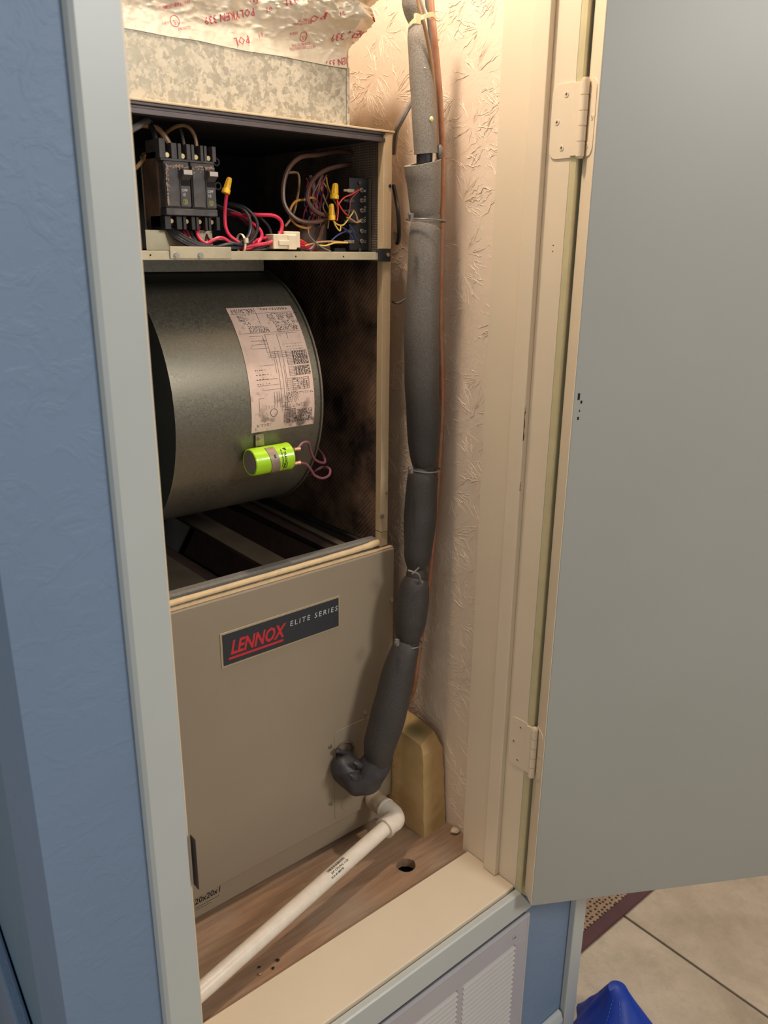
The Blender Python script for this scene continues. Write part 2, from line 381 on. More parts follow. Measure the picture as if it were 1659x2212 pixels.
# casing with mitred corners
def casing(name, a0, a1, b0, b1, mat, prof):
    """sweep profile (offset outward, y) from inner corner a->b"""
    bm = bmesh.new(); r0 = []; r1 = []
    for off, y in prof:
        r0.append(bm.verts.new((a0[0]+a1[0]*off, y, a0[1]+a1[1]*off))); r1.append(bm.verts.new((b0[0]+b1[0]*off, y, b0[1]+b1[1]*off)))
    n = len(prof); bm.faces.new(r0); bm.faces.new(r1[::-1])
    for i in range(n): bm.faces.new([r0[i], r1[i], r1[(i+1) % n], r0[(i+1) % n]])
    return struct(name, bm, mat)
CB = -1.0505
prof = [(0, .7015), (0, .692), (.0015, .6905), (.004, .6905), (.006, .6925), (.033, .6925), (.0365, .695), (.0375, .7015)]
casing('trim_5', (.9065, CB), (1, -1), (.9065, .985), (1, 1), MT['olive'], prof)
prof = [(0, .7015), (0, .6925), (.002, .690), (.050, .690), (.0535, .693), (.0545, .7015)]
casing('trim_6', (.3145, CB), (-.82, -1), (.9065, CB), (.70, -1), MT['casing'], prof)
prof = [(0, .7015), (0, .6975), (.0035, .6905), (.041, .690), (.0445, .694), (.046, .7015)]
casing('trim_7', (.3145, CB), (-1, -1.2), (.3145, .985), (-1, 1), MT['casing'], prof)
struct('trim_8', B(1.078, 1.1135, .688, .7015, ZF+.001, 1.1), MT['casing'], bevel=.002)
bm = bmesh.new(); prism(bm, [(.94, .7015, ZF+.001), (.94, .687, ZF+.001), (.94, .687, -1.465), (.94, .692, -1.450), (.94, .7015, -1.446)], (.134, 0, 0))
struct('baseboard_right', bm, MT['casing'], bevel=.003)
# ================================================================== DOOR
DI = Vector((.8975, .658, 0)); DD = Vector((.861, -.509, 0)).normalized(); DT = Vector((.509, .861, 0)).normalized()
door = thing('door_1', None, None, (DI.x, DI.y, -1.049), kind='structure')
MD = Matrix(((DD.x, DT.x, 0, DI.x), (DD.y, DT.y, 0, DI.y), (0, 0, 1, 0), (0, 0, 0, 1)))
def dbox(x0, x1, y0, y1, z0, z1): return B(x0, x1, y0, y1, z0, z1, mat4=MD)
slab = obj('slab', dbox(0, .60, 0, .034, -1.049, .978), MT['door'], door, bevel=.0012)
ep = obj('edge_face', dbox(-.0008, 0, .0008, .0335, -1.048, .977), MT['cream'], door, label='hinge edge with warm lamplight in its cream colour')  # cream sheet puts the closet bulb's warm light into the edge colour
chips = bmesh.new()
for u, v, w, h in ((1244, 855, 5, 9), (1249, 868, 4, 4), (1248, 887, 2, 3), (1246, 903, 4, 4)):
    z = at(u, v, x=.905).z; xx = .0015+(u-1240)*.0009
    box(chips, xx, xx+w*.0006, -.0003, 0, z-h*.0005, z+h*.0005, mat4=MD)
obj('chip', chips, MT['dark'], door, label='dark paint chips by the hinge edge')
def leafpoly(w, h, r, f):
    pts = [f(0, -h/2), f(0, h/2)]
    for k in range(6): a_ = math.pi/2*k/5; pts.append(f(w-r+r*math.sin(a_), h/2-r+r*math.cos(a_)))
    for k in range(6): a_ = math.pi/2*k/5; pts.append(f(w-r+r*math.cos(a_), -h/2+r-r*math.sin(a_)))
    return pts
def hinge(zc):
    pin = Vector((.9035, .6845, zc)); h = .088
    bm = bmesh.new()
    for k in range(5): cyl(bm, pin+Vector((0, 0, -h/2+k*h/5+.0004)), pin+Vector((0, 0, -h/2+(k+1)*h/5-.0004)), .0054, 14)
    cyl(bm, pin+Vector((0, 0, -h/2-.002)), pin+Vector((0, 0, h/2+.0018)), .0042, 12)
    hg = obj('hinge', bm, MT['cream'], door, smooth=True)
    bm = bmesh.new(); prism(bm, leafpoly(.036, h, .012, lambda a_, b_: (.9072, .7005+a_, zc+b_)), (-.0016, 0, 0))
    box(bm, .9035, .9068, .686, .7015, zc-h/2+.002, zc+h/2-.002)
    obj('jamb_leaf', bm, MT['cream'], hg, bevel=.0004)
    bm = bmesh.new(); prism(bm, leafpoly(.028, h, .012, lambda a_, b_: MD @ Vector((-.0008, .0335-a_, zc+b_))), DD*(-.0012))
    obj('door_leaf', bm, MT['cream'], hg, bevel=.0003)
    for yy, zz in ((.710, .031), (.722, 0), (.712, -.031)):
        bm = bmesh.new(); cyl(bm, (.9056, yy+.004, zc+zz), (.9049, yy+.004, zc+zz), .0036, 16)
        s = obj('screw', bm, MT['cream'], hg, bevel=.0003)
        # cross recess is a separate dark inlay joined into its own mesh
        bm = bmesh.new(); box(bm, .9046, .90488, yy+.004-.0018, yy+.004+.0018, zc+zz-.0004, zc+zz+.0004); box(bm, .9046, .90488, yy+.004-.0004, yy+.004+.0004, zc+zz-.0018, zc+zz+.0018)
        obj('screw_slot', bm, MT['toptrim'], hg)
    for yy, zz in ((.024, .031), (.012, 0), (.021, -.031)):
        bm = bmesh.new(); cyl(bm, MD @ Vector((-.002, yy, zc+zz)), MD @ Vector((-.0026, yy, zc+zz)), .0036, 16)
        obj('screw', bm, MT['cream'], hg, bevel=.0003)
        bm = box(bmesh.new(), -.0029, -.00265, yy-.0004, yy+.0004, zc+zz-.0018, zc+zz+.0018, mat4=MD); obj('screw_slot', bm, MT['toptrim'], hg)
hinge(.156); hinge(-.765)
# strike plate on the left jamb
bm = B(.3187, .3205, .689, .700, -.690, -.622); tag(obj('strike_plate', bm, plain('dark_bronze', (62, 48, 44), .5, metal=.3), bevel=.0008), 'small dark strike plate on the edge of the left casing', 'strike plate')
# ================================================================== PLATFORM + debris
HX, HY, HR = .803, .869, .0175
bm = bmesh.new(); zt = -1.0555
outer = [(.3015, .8165), (.9415, .8165), (.9415, 1.639), (.3015, 1.639)]
hole = [(HX+HR*math.cos(2*math.pi*k/20)*(1+.10*noise.noise((k, 1.3, 0))), HY+HR*math.sin(2*math.pi*k/20)*(1+.10*noise.noise((k, 4.3, 0)))) for k in range(20)]
for z_, flip in ((zt, 0), (zt-.018, 1)):
    ov = [bm.verts.new((x, y, z_)) for x, y in outer]; hv = [bm.verts.new((x, y, z_)) for x, y in hole]
    es = [bm.edges.new((L[i], L[(i+1) % len(L)])) for L in (ov, hv) for i in range(len(L))]
    bmesh.ops.triangle_fill(bm, use_beauty=True, use_dissolve=False, edges=es)
    if flip:
        for A_, B_ in ((o1, ov), (h1, hv)):
            for i in range(len(A_)): bm.faces.new([A_[i], A_[(i+1) % len(A_)], B_[(i+1) % len(B_)], B_[i]])
    o1, h1 = ov, hv
plat = tag(obj('platform_board', bm, MT['wood']), 'worn plywood platform with a round hole, floor of the closet', 'board')
struct('plenum_dark_block', B(.317, .907, .8015, 1.60, -1.5, -1.085), MT['dark'])  # solid near-black block, its colour stands for the unlit plenum
bm = bmesh.new(); bmesh.ops.create_icosphere(bm, subdivisions=2, radius=.008)
for v in bm.verts: v.co = Vector((v.co.x*1.2, v.co.y*.9, v.co.z*.6))*(1+.5*noise.noise(v.co*150)); v.co += Vector((.932, .872, zt+.0055))
tag(obj('plaster_crumb', bm, WM['white'], smooth=True), 'small white plaster crumb against the closet wall', 'debris')
for i, (u, v, s) in enumerate(((600, 2075, .0035), (590, 2092, .003), (560, 2090, .0025), (562, 2105, .003))):
    P = at(u, v, z=zt+.001); bm = bmesh.new(); bmesh.ops.create_icosphere(bm, subdivisions=1, radius=s)
    for w in bm.verts: w.co = Vector((w.co.x, w.co.y*.7, w.co.z*.5))*(1+.6*noise.noise(w.co*300+Vector((i, 0, 0))))+P+Vector((0, 0, s*.4))
    tag(obj('debris_chip', bm, MT['dark'] if i < 3 else WM['tan'], smooth=False), 'tiny crumb of debris on the plywood near the cream sill', 'debris', group='crumbs on the plywood')
# ================================================================== AIR HANDLER
CX0, CX1, CY, CYB = .327, .862, .998, 1.52
ah = thing('air_handler', 'tall taupe air handler cabinet with its upper door removed, standing on plywood', 'air handler', (.595, 1.25, zt))
def part(name, bm, mat, **k): return obj(name, bm, mat, ah, **k)
CT, CBt = .166, -1.050
part('side_panel', B(CX0, CX0+.004, CY+.012, CYB, CBt, CT-.004), MT['cab']); part('side_panel', B(CX1-.004, CX1, CY+.012, CYB, CBt, CT-.004), MT['cab'])
part('back_panel', B(CX0, CX1, CYB, CYB+.004, CBt, CT), MT['blackliner'])
part('top_panel', B(CX0, CX1+.003, CY-.002, CYB, CT-.003, CT), MT['cabedge'], bevel=.0008)
bm = bmesh.new()
prism(bm, [(CX0, CY-.0005, CT-.0035), (CX0, CY-.0005, CT-.0065), (CX0, CY+.002, CT-.0075), (CX0, CY+.002, CT-.010), (CX0, CY-.0005, CT-.011), (CX0, CY-.0005, CT-.0165), (CX0, CY+.012, CT-.0165), (CX0, CY+.012, CT-.0035)], (.843-CX0+.004, 0, 0))
part('top_channel', bm, MT['toptrim'], bevel=.0004)
# front corner post: folded flange
bm = bmesh.new(); prism(bm, [(.845, CY, 0), (.8525, CY-.001, 0), (.860, CY-.001, 0), (.862, CY+.001, 0), (.862, CY+.012, 0), (.858, CY+.014, 0), (.845, CY+.014, 0)], (0, 0, .1625+.4645))
for v in bm.verts: v.co.z += -.4645
part('corner_post', bm, MT['cabedge'], bevel=.0008)
part('corner_post', B(.845, .862, CY+.001, CY+.014, -.492, -.4655), MT['cabedge'], bevel=.0008)
part('corner_post', B(CX0, CX0+.015, CY, CY+.014, -.492, CT-.004), MT['cabedge'])
# liners
part('upper_liner', B(.8495, .8575, CY+.0145, 1.40, -.005, CT-.006), MT['mesh'], label='dusty quilted liner')
part('lower_liner', B(.8495, .8575, CY+.0145, CYB-.01, -.492, -.020), MT['liner'], label='brown wrinkled insulation')
part('left_liner', B(CX0+.005, CX0+.012, CY+.014, CYB-.01, -.492, CT-.006), MT['blackliner'])
part('ceiling_liner', B(CX0+.012, .8494, CY+.0125, CYB-.01, CT-.012, CT-.0035), MT['blackliner'])
part('rear_liner', B(CX0+.012, .8494, 1.36, 1.366, -.005, CT-.013), MT['blackliner'])
part('rear_liner', B(CX0+.012, .8494, 1.50, 1.508, -.492, -.020), MT['blackliner'])
# shelf between compartments + front rail
part('shelf', B(CX0+.012, .8494, CY+.012, 1.36, -.0155, -.0135), MT['blackliner'])
bm = B(CX0, .8515, CY-.001, CY+.001, -.0172, -.0058); box(bm, CX0, .8515, CY+.001, CY+.012, -.0075, -.0058); rail = part('shelf_rail', bm, MT['railmetal'], bevel=.0006)
for u, v in ((325, 551), (639, 554), (742, 554)):
    bm = bmesh.new(); P = at(u, v, y=CY-.0012); cyl(bm, P, P+Vector((0, -.0002, 0)), .0012, 10); obj('rail_hole', bm, MT['dark'], rail)
bm = B(.4885, .577, CY-.003, CY-.0012, -.0155, -.0005); br = part('bracket', bm, MT['railmetal'], bevel=.0005)
for u in (381, 433):
    P = at(u, 552, y=CY-.003); bm = bmesh.new(); cyl(bm, P, P+Vector((0, -.0018, 0)), .0032, 6); cyl(bm, P, P+Vector((0, -.0008, 0)), .0043, 14); obj('screw', bm, MT['steel'], br)
bm = B(.834, .858, CY-.0035, CY-.0013, -.0195, -.0005); box(bm, .829, .834, CY-.0035, CY-.0013, -.006, -.001); cl = part('corner_clip', bm, MT['black'], bevel=.0006)
P = Vector((.851, CY-.0035, -.0095)); bm = bmesh.new(); cyl(bm, P, P+Vector((0, -.0018, 0)), .003, 8); obj('screw', bm, MT['steel'], cl)
# screws in post/panel
def scr(P, r=.0032, mat='steel', d=.003):
    bm = bmesh.new(); P = Vector(P); cyl(bm, P, P+Vector((0, -d, 0)), r, 6); cyl(bm, P, P+Vector((0, -.0007, 0)), r*1.35, 14); part('screw', bm, MT[mat])
scr((.8475, CY-.0003, -.436)); scr((.8565, CY-.0012, -.395), .0022)
bm = bmesh.new(); cyl(bm, (.8565, CY-.0012, .0895), (.8565, CY-.002, .0895), .0026, 12); cyl(bm, (.8565, CY-.002, .0895), (.8565, CY-.0022, .0895), .0014, 8); part('screw_hole', bm, MT['black'])
# lower door panel
PY = .985
bm = B(CX0, .8665, PY, PY+.010, -1.0015, -.4945); part('lower_panel', bm, MT['cab'], bevel=.0022, seg=3)
bm = B(CX0, .8665, PY+.004, .9975, -.4942, -.4925); part('panel_lip', bm, MT['cabedge'], bevel=.0006)
scr((.8605, PY, -.591)); scr((.722, PY, -.833)); scr((.8005, PY, -.7945)); scr((.722, PY, -.952))
# access plate
pts = [(.731, PY, -.9905), (.731, PY, -.822)]
for k in range(7): a_ = math.pi/2*k/6; pts.append((.743-.012*math.cos(a_), PY, -.820+.012*math.sin(a_)))
pts += [(.8655, PY, -.808), (.8655, PY, -.9905)]
pl_ = part('access_plate', prism(bmesh.new(), pts, (0, -.0009, 0)), MT['cab'], bevel=.0003)
bm = bmesh.new(); ring = [(.758+.0125*math.cos(a_*math.pi/16), PY-.001, -.968+.0125*math.sin(a_*math.pi/16)) for a_ in range(33)]
tube(bm, ring, .0007, 6, caps=False); obj('embossed_ring', bm, MT['cab'], pl_, smooth=True)
# badge
bd0 = (.5205, -.6085); bw, bh = .2255, .0585
bm = bmesh.new(); box(bm, bd0[0], bd0[0]+bw, PY-.0012, PY-.0002, bd0[1], bd0[1]+bh); bdg = part('badge', bm, MT['badgeframe'], bevel=.0005, label='silver edged dark nameplate')
obj('nameplate', B(bd0[0]+.0035, bd0[0]+bw-.0035, PY-.0016, PY-.0012, bd0[1]+.0035, bd0[1]+bh-.0035), MT['badgeplate'], bdg)
bm = bmesh.new(); V, F = glyphs('LENNOX', .0315, .30, .0009, .98)
xm = max(x for x, y in V); s_ = .102/xm
put(bm, [(x*s_, y) for x, y in V], F, planemap((bd0[0]+.0155, PY-.0018, bd0[1]+.0195), (1, 0, 0), (0, 0, 1)))
fm = planemap((bd0[0]+.0155, PY-.0018, bd0[1]+.0195), (1, 0, 0), (0, 0, 1))
bm.faces.new([bm.verts.new(fm(x, y)) for x, y in ((-.0035, -.0085), (.095, -.0085), (.0965, -.0045), (-.002, -.0045))])
obj('lettering', bm, MT['badgered'], bdg)
bm = bmesh.new(); V, F = glyphs('ELITE SERIES', .0125, .12, 0, 1.35); xm = max(x for x, y in V)
put(bm, [(x*.096/xm, y) for x, y in V], F, planemap((bd0[0]+.124, PY-.0018, bd0[1]+.033), (1, 0, 0), (0, 0, 1)))
obj('lettering', bm, MT['whiteprint'], bdg)
# base rail
br_ = part('base_rail', B(CX0, CX1, CY-.006, CY+.004, -1.0465, -1.003), MT['cab'], bevel=.001)
bm = bmesh.new(); V, F = glyphs('FILTER - 20x20x1', .0155, .15, .0002, 1.0); xm = max(x for x, y in V); xe = .4985
put(bm, [(x*.9, y) for x, y in V], F, planemap((xe-xm*.9, CY-.0064, -1.0195), (1, 0, 0), (0, 0, 1)))
for k in range(9): quad2(bm, planemap((.452, CY-.0064, -1.0265), (1, 0, 0), (0, 0, 1)), k*.005, 0, k*.005+.0038, .0008)
for k in range(6): quad2(bm, planemap((.452, CY-.0064, -1.031), (1, 0, 0), (0, 0, 1)), k*.005, 0, k*.005+.0035, .0008)
obj('lettering', bm, MT['blackprint'], br_)
# ledge strips
bm = bmesh.new(); pts = [(CX0+.002, 1.004, -.4885), (.55, 1.004, -.4882), (.70, 1.004, -.4878), (.80, 1.004, -.487), (.828, 1.003, -.485), (.843, 1.001, -.4835)]
tube(bm, pts, [.0046, .0046, .0046, .0048, .0060, .0058], 10, sub=5, wob=.0009, wf=90); part('foam_strip', bm, MT['creamfoam'], smooth=True)
bm = bmesh.new(); pr = [(1.012, -.4925), (1.011, -.482), (1.014, -.4795), (1.027, -.4795), (1.030, -.4825), (1.030, -.4925)]
prism(bm, [(CX0+.013, y, z) for y, z in pr], (.849-CX0-.014, 0, 0)); part('gasket', bm, MT['gasket'], bevel=.001)
part('ledge', B(CX0+.012, .849, CY, 1.030, -.4965, -.4926), MT['galvflange'])
# coil rails seen below the blower
zc = -.5
def plate(pxs, z, mat, name, th_=.004, lab=None):
    P = [at(u, v, z=z) for u, v in pxs]; P = [Vector((min(p.x, .848), min(p.y, 1.495), z)) for p in P]
    return part(name, prism(bmesh.new(), P, (0, 0, -th_)), mat, label=lab)
cm = MT['coilmetal']
def strip(x0, x1, x0b, x1b, yb, z, mat, name, y0=1.031):
    return part(name, prism(bmesh.new(), [(x0, y0, z), (x1, y0, z), (x1b, yb, z), (x0b, yb, z)], (0, 0, -.006)), mat)
strip(.487, .555, .50, .56, 1.49, -.505, cm, 'coil_plate'); strip(.655, .700, .665, .712, 1.49, -.503, cm, 'coil_plate')
strip(.784, .803, .80, .825, 1.49, -.503, MT['rust'], 'coil_plate'); strip(.806, .822, .828, .838, 1.49, -.499, cm, 'coil_plate')
strip(.8405, .849, .8405, .849, 1.49, -.493, MT['blackliner'], 'coil_plate')
# slanted coil faces sinking between the plates
def slant(xa, za, xb, zb, mat, name):
    part(name, prism(bmesh.new(), [(xa, 1.032, za), (xb, 1.032, zb), (xb, 1.032, zb-.004), (xa, 1.032, za-.004)], (0, .458, 0)), mat)
slant(.556, -.512, .640, -.56, MT['rust'], 'coil_face'); slant(.783, -.512, .715, -.62, MT['rust'], 'coil_face')
part('coil_pan', B(CX0+.013, .849, 1.031, 1.49, -.66, -.655), MT['blackliner'])
# contactor mounting plate with holes
bm = B(.5005, .600, 1.0865, 1.088, -.005, .112); mp = part('mounting_plate', bm, MT['railmetal'], label='bare light metal plate behind the breakers')
part('mounting_foot', B(.4785, .575, 1.041, 1.0425, -.0055, .0195), MT['railmetal'])
for u, v in ((467, 350), (471, 402)):
    bm = bmesh.new(); P = at(u, v, y=1.0863); ringp = [P+Vector((.0045*math.cos(a_*math.pi/8), 0, .0045*math.sin(a_*math.pi/8))) for a_ in range(17)]; tube(bm, ringp, .0012, 6, caps=False); obj('knockout_ring', bm, MT['toptrim'], mp)
# ================================================================== BREAKERS
YB = 1.022
base = thing('breaker_base', 'dusty black finned base holding the two breakers', 'breaker base', (.525, 1.05, .02))
bm = B(.5005, .5755, 1.040, 1.085, .022, .116); obj('body', bm, MT['dustyside'], base, bevel=.002)
bm = B(.4995, .5755, 1.026, 1.041, .103, .1060); obj('top_plate', bm, MT['breaker'], base, bevel=.0006)
bm = B(.5005, .5745, 1.0215, 1.040, .0378, .0465); obj('bottom_lip', bm, MT['breaker'], base, bevel=.001)
for x0, x1 in ((.5005, .509), (.517, .5248), (.5265, .531), (.5385, .544), (.5453, .5495), (.5583, .5623), (.5637, .5675), (.5755, .581)):
    obj('fin', B(x0, x1, 1.030, 1.070, .1062, .125 if x0 > .51 else .129), MT['breaker'], base, bevel=.0006)
    obj('fin', B(x0, x1, 1.028, 1.070, .0205, .0376), MT['black'], base, bevel=.0006)
for x in (.5128, .5345, .5535, .5715):
    bm = bmesh.new(); cyl(bm, (x, 1.040, .1105), (x, 1.034, .1105), .0030, 12); obj('screw', bm, MT['gold'], base, smooth=True)
    bm = bmesh.new(); cyl(bm, (x, 1.040, .031), (x, 1.034, .031), .0028, 12); obj('screw', bm, MT['gold'], base, smooth=True)
def breaker(x0, x1, which):
    t = thing('circuit_breaker', which, 'breaker', ((x0+x1)/2, 1.03, .047), group='breakers in the upper compartment')
    w = x1-x0; hx0 = x0+w*.60; hx1 = x0+w*.97
    obj('housing', B(x0, x1, YB+.001, 1.039, .0468, .1025), MT['breaker'], t, bevel=.0012)
    obj('face_plate', B(x0+w*.58, x1-.0005, YB-.0008, YB+.001, .0485, .0985), MT['breaker'], t, bevel=.0005)
    obj('face_plate', B(x0+.001, x0+w*.50, YB-.0014, YB+.001, .0485, .0985), MT['breaker'], t, bevel=.0005)
    bm = bmesh.new(); prism(bm, [(hx0, YB, .095), (hx0, YB-.0085, .0925), (hx0, YB-.010, .0865), (hx0, YB, .080)], (hx1-hx0, 0, 0))
    h = obj('handle', bm, MT['breaker'], t, bevel=.0008)
    obj('handle_tip', B(hx0+.0006, hx1-.0006, YB-.0106, YB-.0094, .0870, .0925), plain('pale_tip', (190, 180, 170), .5), h)
    obj('handle_slot', B(hx0, hx1, YB-.0011, YB-.0008, .074, .081), MT['dark'], t)
    bm = bmesh.new(); V, F = glyphs('OFF', .0046, 0, .0001); put(bm, V, F, planemap((hx0+.001, YB-.0012, .067), (1, 0, 0), (0, 0, 1)))
    V, F = glyphs('15', .0052, 0, .0001); put(bm, V, F, planemap((hx0+.001, YB-.0012, .0615), (1, 0, 0), (0, 0, 1)))
    obj('print', bm, MT['whiteprint'], t)
    bm = bmesh.new(); o_ = planemap((hx0+.0025, YB-.0012, .0515), (1, 0, 0), (0, 0, 1)); s = .0058
    for q in ((0, 0, s, .0005), (0, s-.0005, s, s), (0, 0, .0005, s), (s-.0005, 0, s, s)): quad2(bm, o_, *q)
    V, F = glyphs('D', .0055, 0, .0001); put(bm, [(x+.0013, y+.0009) for x, y in V], F, o_)
    obj('emblem', bm, MT['yellowprint'], t)
    bm = bmesh.new()
    for k in range(46):
        xx = x0+.001+random.random()*w*.9; zz = .0985-abs(random.gauss(0, .0025)); s = .0006+random.random()*.0008
        bmesh.ops.create_icosphere(bm, subdivisions=1, radius=s, matrix=Matrix.Translation((xx, YB-.0012, zz)) @ Matrix.Diagonal((1.3, .3, 1, 1)))
    if x0 < .52:
        for k in range(60):
            bmesh.ops.create_icosphere(bm, subdivisions=1, radius=.0005+random.random()*.0007, matrix=Matrix.Translation((x0+.0012+abs(random.gauss(0, .0015)), YB-.0013, .049+random.random()*.05)) @ Matrix.Diagonal((1, .3, 1.4, 1)))
    obj('dust', bm, MT['dust'], t, kind='stuff')
breaker(.5015, .5365, 'black two-pole breaker, the left one of the pair beside the casing')
breaker(.539, .5735, 'black two-pole breaker, the right one of the pair nearer the lone yellow nut')
# ================================================================== TERMINAL STRIP
tb = thing('terminal_strip', 'black terminal strip with screws marked R, W3, W2, W1, G and C', 'terminal strip', (.83, 1.04, -.004))
obj('strip', B(.8095, .8470, 1.036, 1.044, -.004, .101), MT['black'], tb, bevel=.001)
obj('edge_flange', B(.8465, .8475, 1.031, 1.0359, -.004, .101), MT['steel'], tb)
for (vc, s) in ((411, 'R'), (433, 'W3'), (455, 'W2'), (477, 'W1'), (499, 'G'), (521, 'C')):
    P = at(779, vc, y=1.036); bm = bmesh.new(); cyl(bm, P, P+Vector((0, -.004, 0)), .0036, 14); sct = obj('terminal_screw', bm, MT['steel'], tb, bevel=.0005)
    obj('screw_slot', B(P.x-.003, P.x+.003, P.y-.0044, P.y-.0041, P.z-.0004, P.z+.0004), MT['black'], sct)
    Q = at(788, vc+4, y=1.0358); V, F = glyphs(s, .0060, 0, .0001); bm = bmesh.new(); put(bm, V, F, planemap(Q+Vector((.0022, -.0001, 0)), (0, 0, 1), (-1, 0, 0))); obj('lettering', bm, MT['whiteprint'], tb)
    Q = at(757, vc+1, y=1.034); bm = bmesh.new(); box(bm, Q.x-.006, Q.x+.007, 1.033, 1.0355, Q.z-.0025, Q.z+.0025); cyl(bm, (Q.x-.013, 1.034, Q.z), (Q.x-.006, 1.034, Q.z), .0019, 8)
    obj('spade_lug', bm, MT['oldpvc'] if vc < 420 or vc > 500 else MT['toptrim'], tb, bevel=.0005)
for vc in (395, 540):
    P = at(775, vc, y=1.036); bm = bmesh.new(); cyl(bm, P, P+Vector((0, -.003, 0)), .0028, 12); obj('terminal_screw', bm, MT['toptrim'], tb)
# ================================================================== transformer, relay behind wiring
t = thing('transformer', 'brown transformer block with white paper label behind the low-voltage wires', 'transformer', (.79, 1.12, -.013))
obj('core', B(.762, .815, 1.10, 1.15, -.0125, .034), MT['dustyside'], t, bevel=.002); obj('mounting_foot', B(.752, .825, 1.098, 1.15, -.013, -.010), MT['coilmetal'], t)
obj('paper_label', B(.7985, .8105, 1.0985, 1.0998, .002, .034), MT['railmetal'], t)
t = thing('relay', 'black blocky relay on the shelf rail behind the brown cable', 'relay', (.80, 1.06, -.0135))
obj('case', B(.787, .812, 1.045, 1.07, -.013, -.0005), MT['black'], t, bevel=.001); obj('cover', B(.752, .783, 1.05, 1.07, -.013, .003), MT['dustyside'], t, bevel=.001)
# ================================================================== WIRING
def wire(name, col, r, pts, label, group=None, y=1.03, sub=6, cat='wire', extra=None):
    P = [at(p[0], p[1], y=(p[2] if len(p) > 2 else y)) for p in pts]
    o = obj(name, tube(bmesh.new(), P, r, 8, sub=sub), WM[col], smooth=True); return tag(o, label, cat, group)
C2 = lambda L: [(290+p[0]*.1688, 240+p[1]*.1688)+tuple(p[2:]) for p in L]
C3 = lambda L: [(550+p[0]*.1929, 300+p[1]*.1929)+tuple(p[2:]) for p in L]
wire('wire', 'grey', .0042, C2([(-60, 250, 1.03), (60, 180, 1.03), (150, 125, 1.05), (200, 150, 1.07)]), 'grey sleeved wire entering at the top left beside the casing')
wire('wire', 'black', .0040, C2([(190, 150, 1.06), (240, 250, 1.055), (290, 440, 1.05)]), 'thick black wire dropping into the first breaker fin')
wire('wire', 'tan', .0036, C2([(100, 175, 1.06), (200, 190, 1.06), (310, 235, 1.055), (400, 340, 1.05), (480, 480, 1.05)]), 'thick tan wire curving down into the breaker base top left')
wire('wire', 'tan', .0024, C2([(150, 580, 1.07), (330, 370, 1.08), (420, 270, 1.07), (530, 200, 1.06), (640, 185, 1.055), (720, 230, 1.05), (780, 340, 1.05), (805, 510, 1.05)]), 'thin tan wire arching over the breakers into the third fin pair')
wire('wire', 'grey', .0022, C2([(570, 190, 1.075), (610, 300, 1.06), (645, 480, 1.05)]), 'thin grey wire dropping between the breaker fins')
wire('wire', 'tan', .0026, C2([(20, 730, 1.06), (100, 640, 1.07), (170, 560, 1.078)]), 'short tan wire end left of the breaker base')
g = 'black wires looping under the breakers'
blk = 'black wire sweeping from under the left breaker along the rail'
for k, (dx, dy) in enumerate(((0, 0), (25, -22), (-10, 18), (55, -35))):
    wire('wire', 'black', .0021, C2([(410+dx, 1480, 1.04), (500+dx, 1580+dy, 1.032), (620+dx, 1660+dy, 1.022), (800+dx, 1735+dy, 1.016), (1000, 1755+dy*.7, 1.014), (1200, 1755+dy*.4, 1.014), (1360, 1745+dy*.3, 1.014)]), blk, g)
wire('wire', 'black', .0023, C2([(720, 1500, 1.04), (750, 1620, 1.03), (850, 1710, 1.02), (1000, 1740, 1.016), (1200, 1700, 1.012), (1350, 1690, 1.012), (1450, 1610, 1.012), (1490, 1480, 1.014), (1460, 1340, 1.02), (1360, 1240, 1.03), (1150, 1190, 1.05)]), 'glossy black wire making the inner loop right of the zip tie')
wire('wire', 'black', .0023, C2([(740, 1500, 1.045), (790, 1600, 1.035), (900, 1690, 1.025), (1100, 1650, 1.020), (1300, 1700, 1.010), (1440, 1700, 1.010), (1540, 1610, 1.010), (1580, 1470, 1.012), (1530, 1340, 1.018), (1400, 1230, 1.03), (1200, 1180, 1.05)]), 'glossy black wire making the outer loop right of the zip tie')
wire('wire', 'black', .0022, C3([(-140, 820, 1.06), (0, 850, 1.04), (90, 910, 1.03), (160, 990, 1.025), (190, 1110, 1.022), (150, 1200, 1.02)]), 'black wire looping down onto the white connector')
wire('wire', 'red', .0023, C2([(1187, 1040, 1.020), (1170, 1180, 1.022), (1160, 1350, 1.022), (1175, 1500, 1.020), (1230, 1600, 1.016), (1340, 1680, 1.012)]), 'magenta red wire hanging from the lone yellow wire nut')
wire('wire', 'red', .0022, C2([(830, 1490, 1.04), (805, 1560, 1.03), (850, 1650, 1.02), (930, 1690, 1.016), (1010, 1650, 1.014), (1090, 1620, 1.013), (1160, 1635, 1.013), (1230, 1690, 1.013)]), 'magenta red wire in a short wave under the right breaker')
for k in range(3): wire('wire', 'maroon', .0019, C2([(540+k*45, 1480, 1.045), (590+k*45, 1560, 1.035), (660+k*40, 1660, 1.025), (740+k*50, 1740, 1.018)]), 'dark red wire leaving the underside of the left breaker', 'dark red wires under the left breaker')
wire('wire', 'maroon', .0018, C2([(910, 1500, 1.05), (930, 1600, 1.04), (980, 1680, 1.03)]), 'dark red wire leaving the underside of the right breaker')
wire('wire', 'red', .0026, C3([(-150, 860, 1.05), (-60, 845, 1.035), (40, 850, 1.025), (200, 858, 1.020), (280, 900, 1.018), (308, 970, 1.016), (280, 1070, 1.014), (200, 1150, 1.012), (80, 1180, 1.012), (-60, 1195, 1.012), (-140, 1220, 1.014)]), 'magenta red wire making the big loop above the white connector')
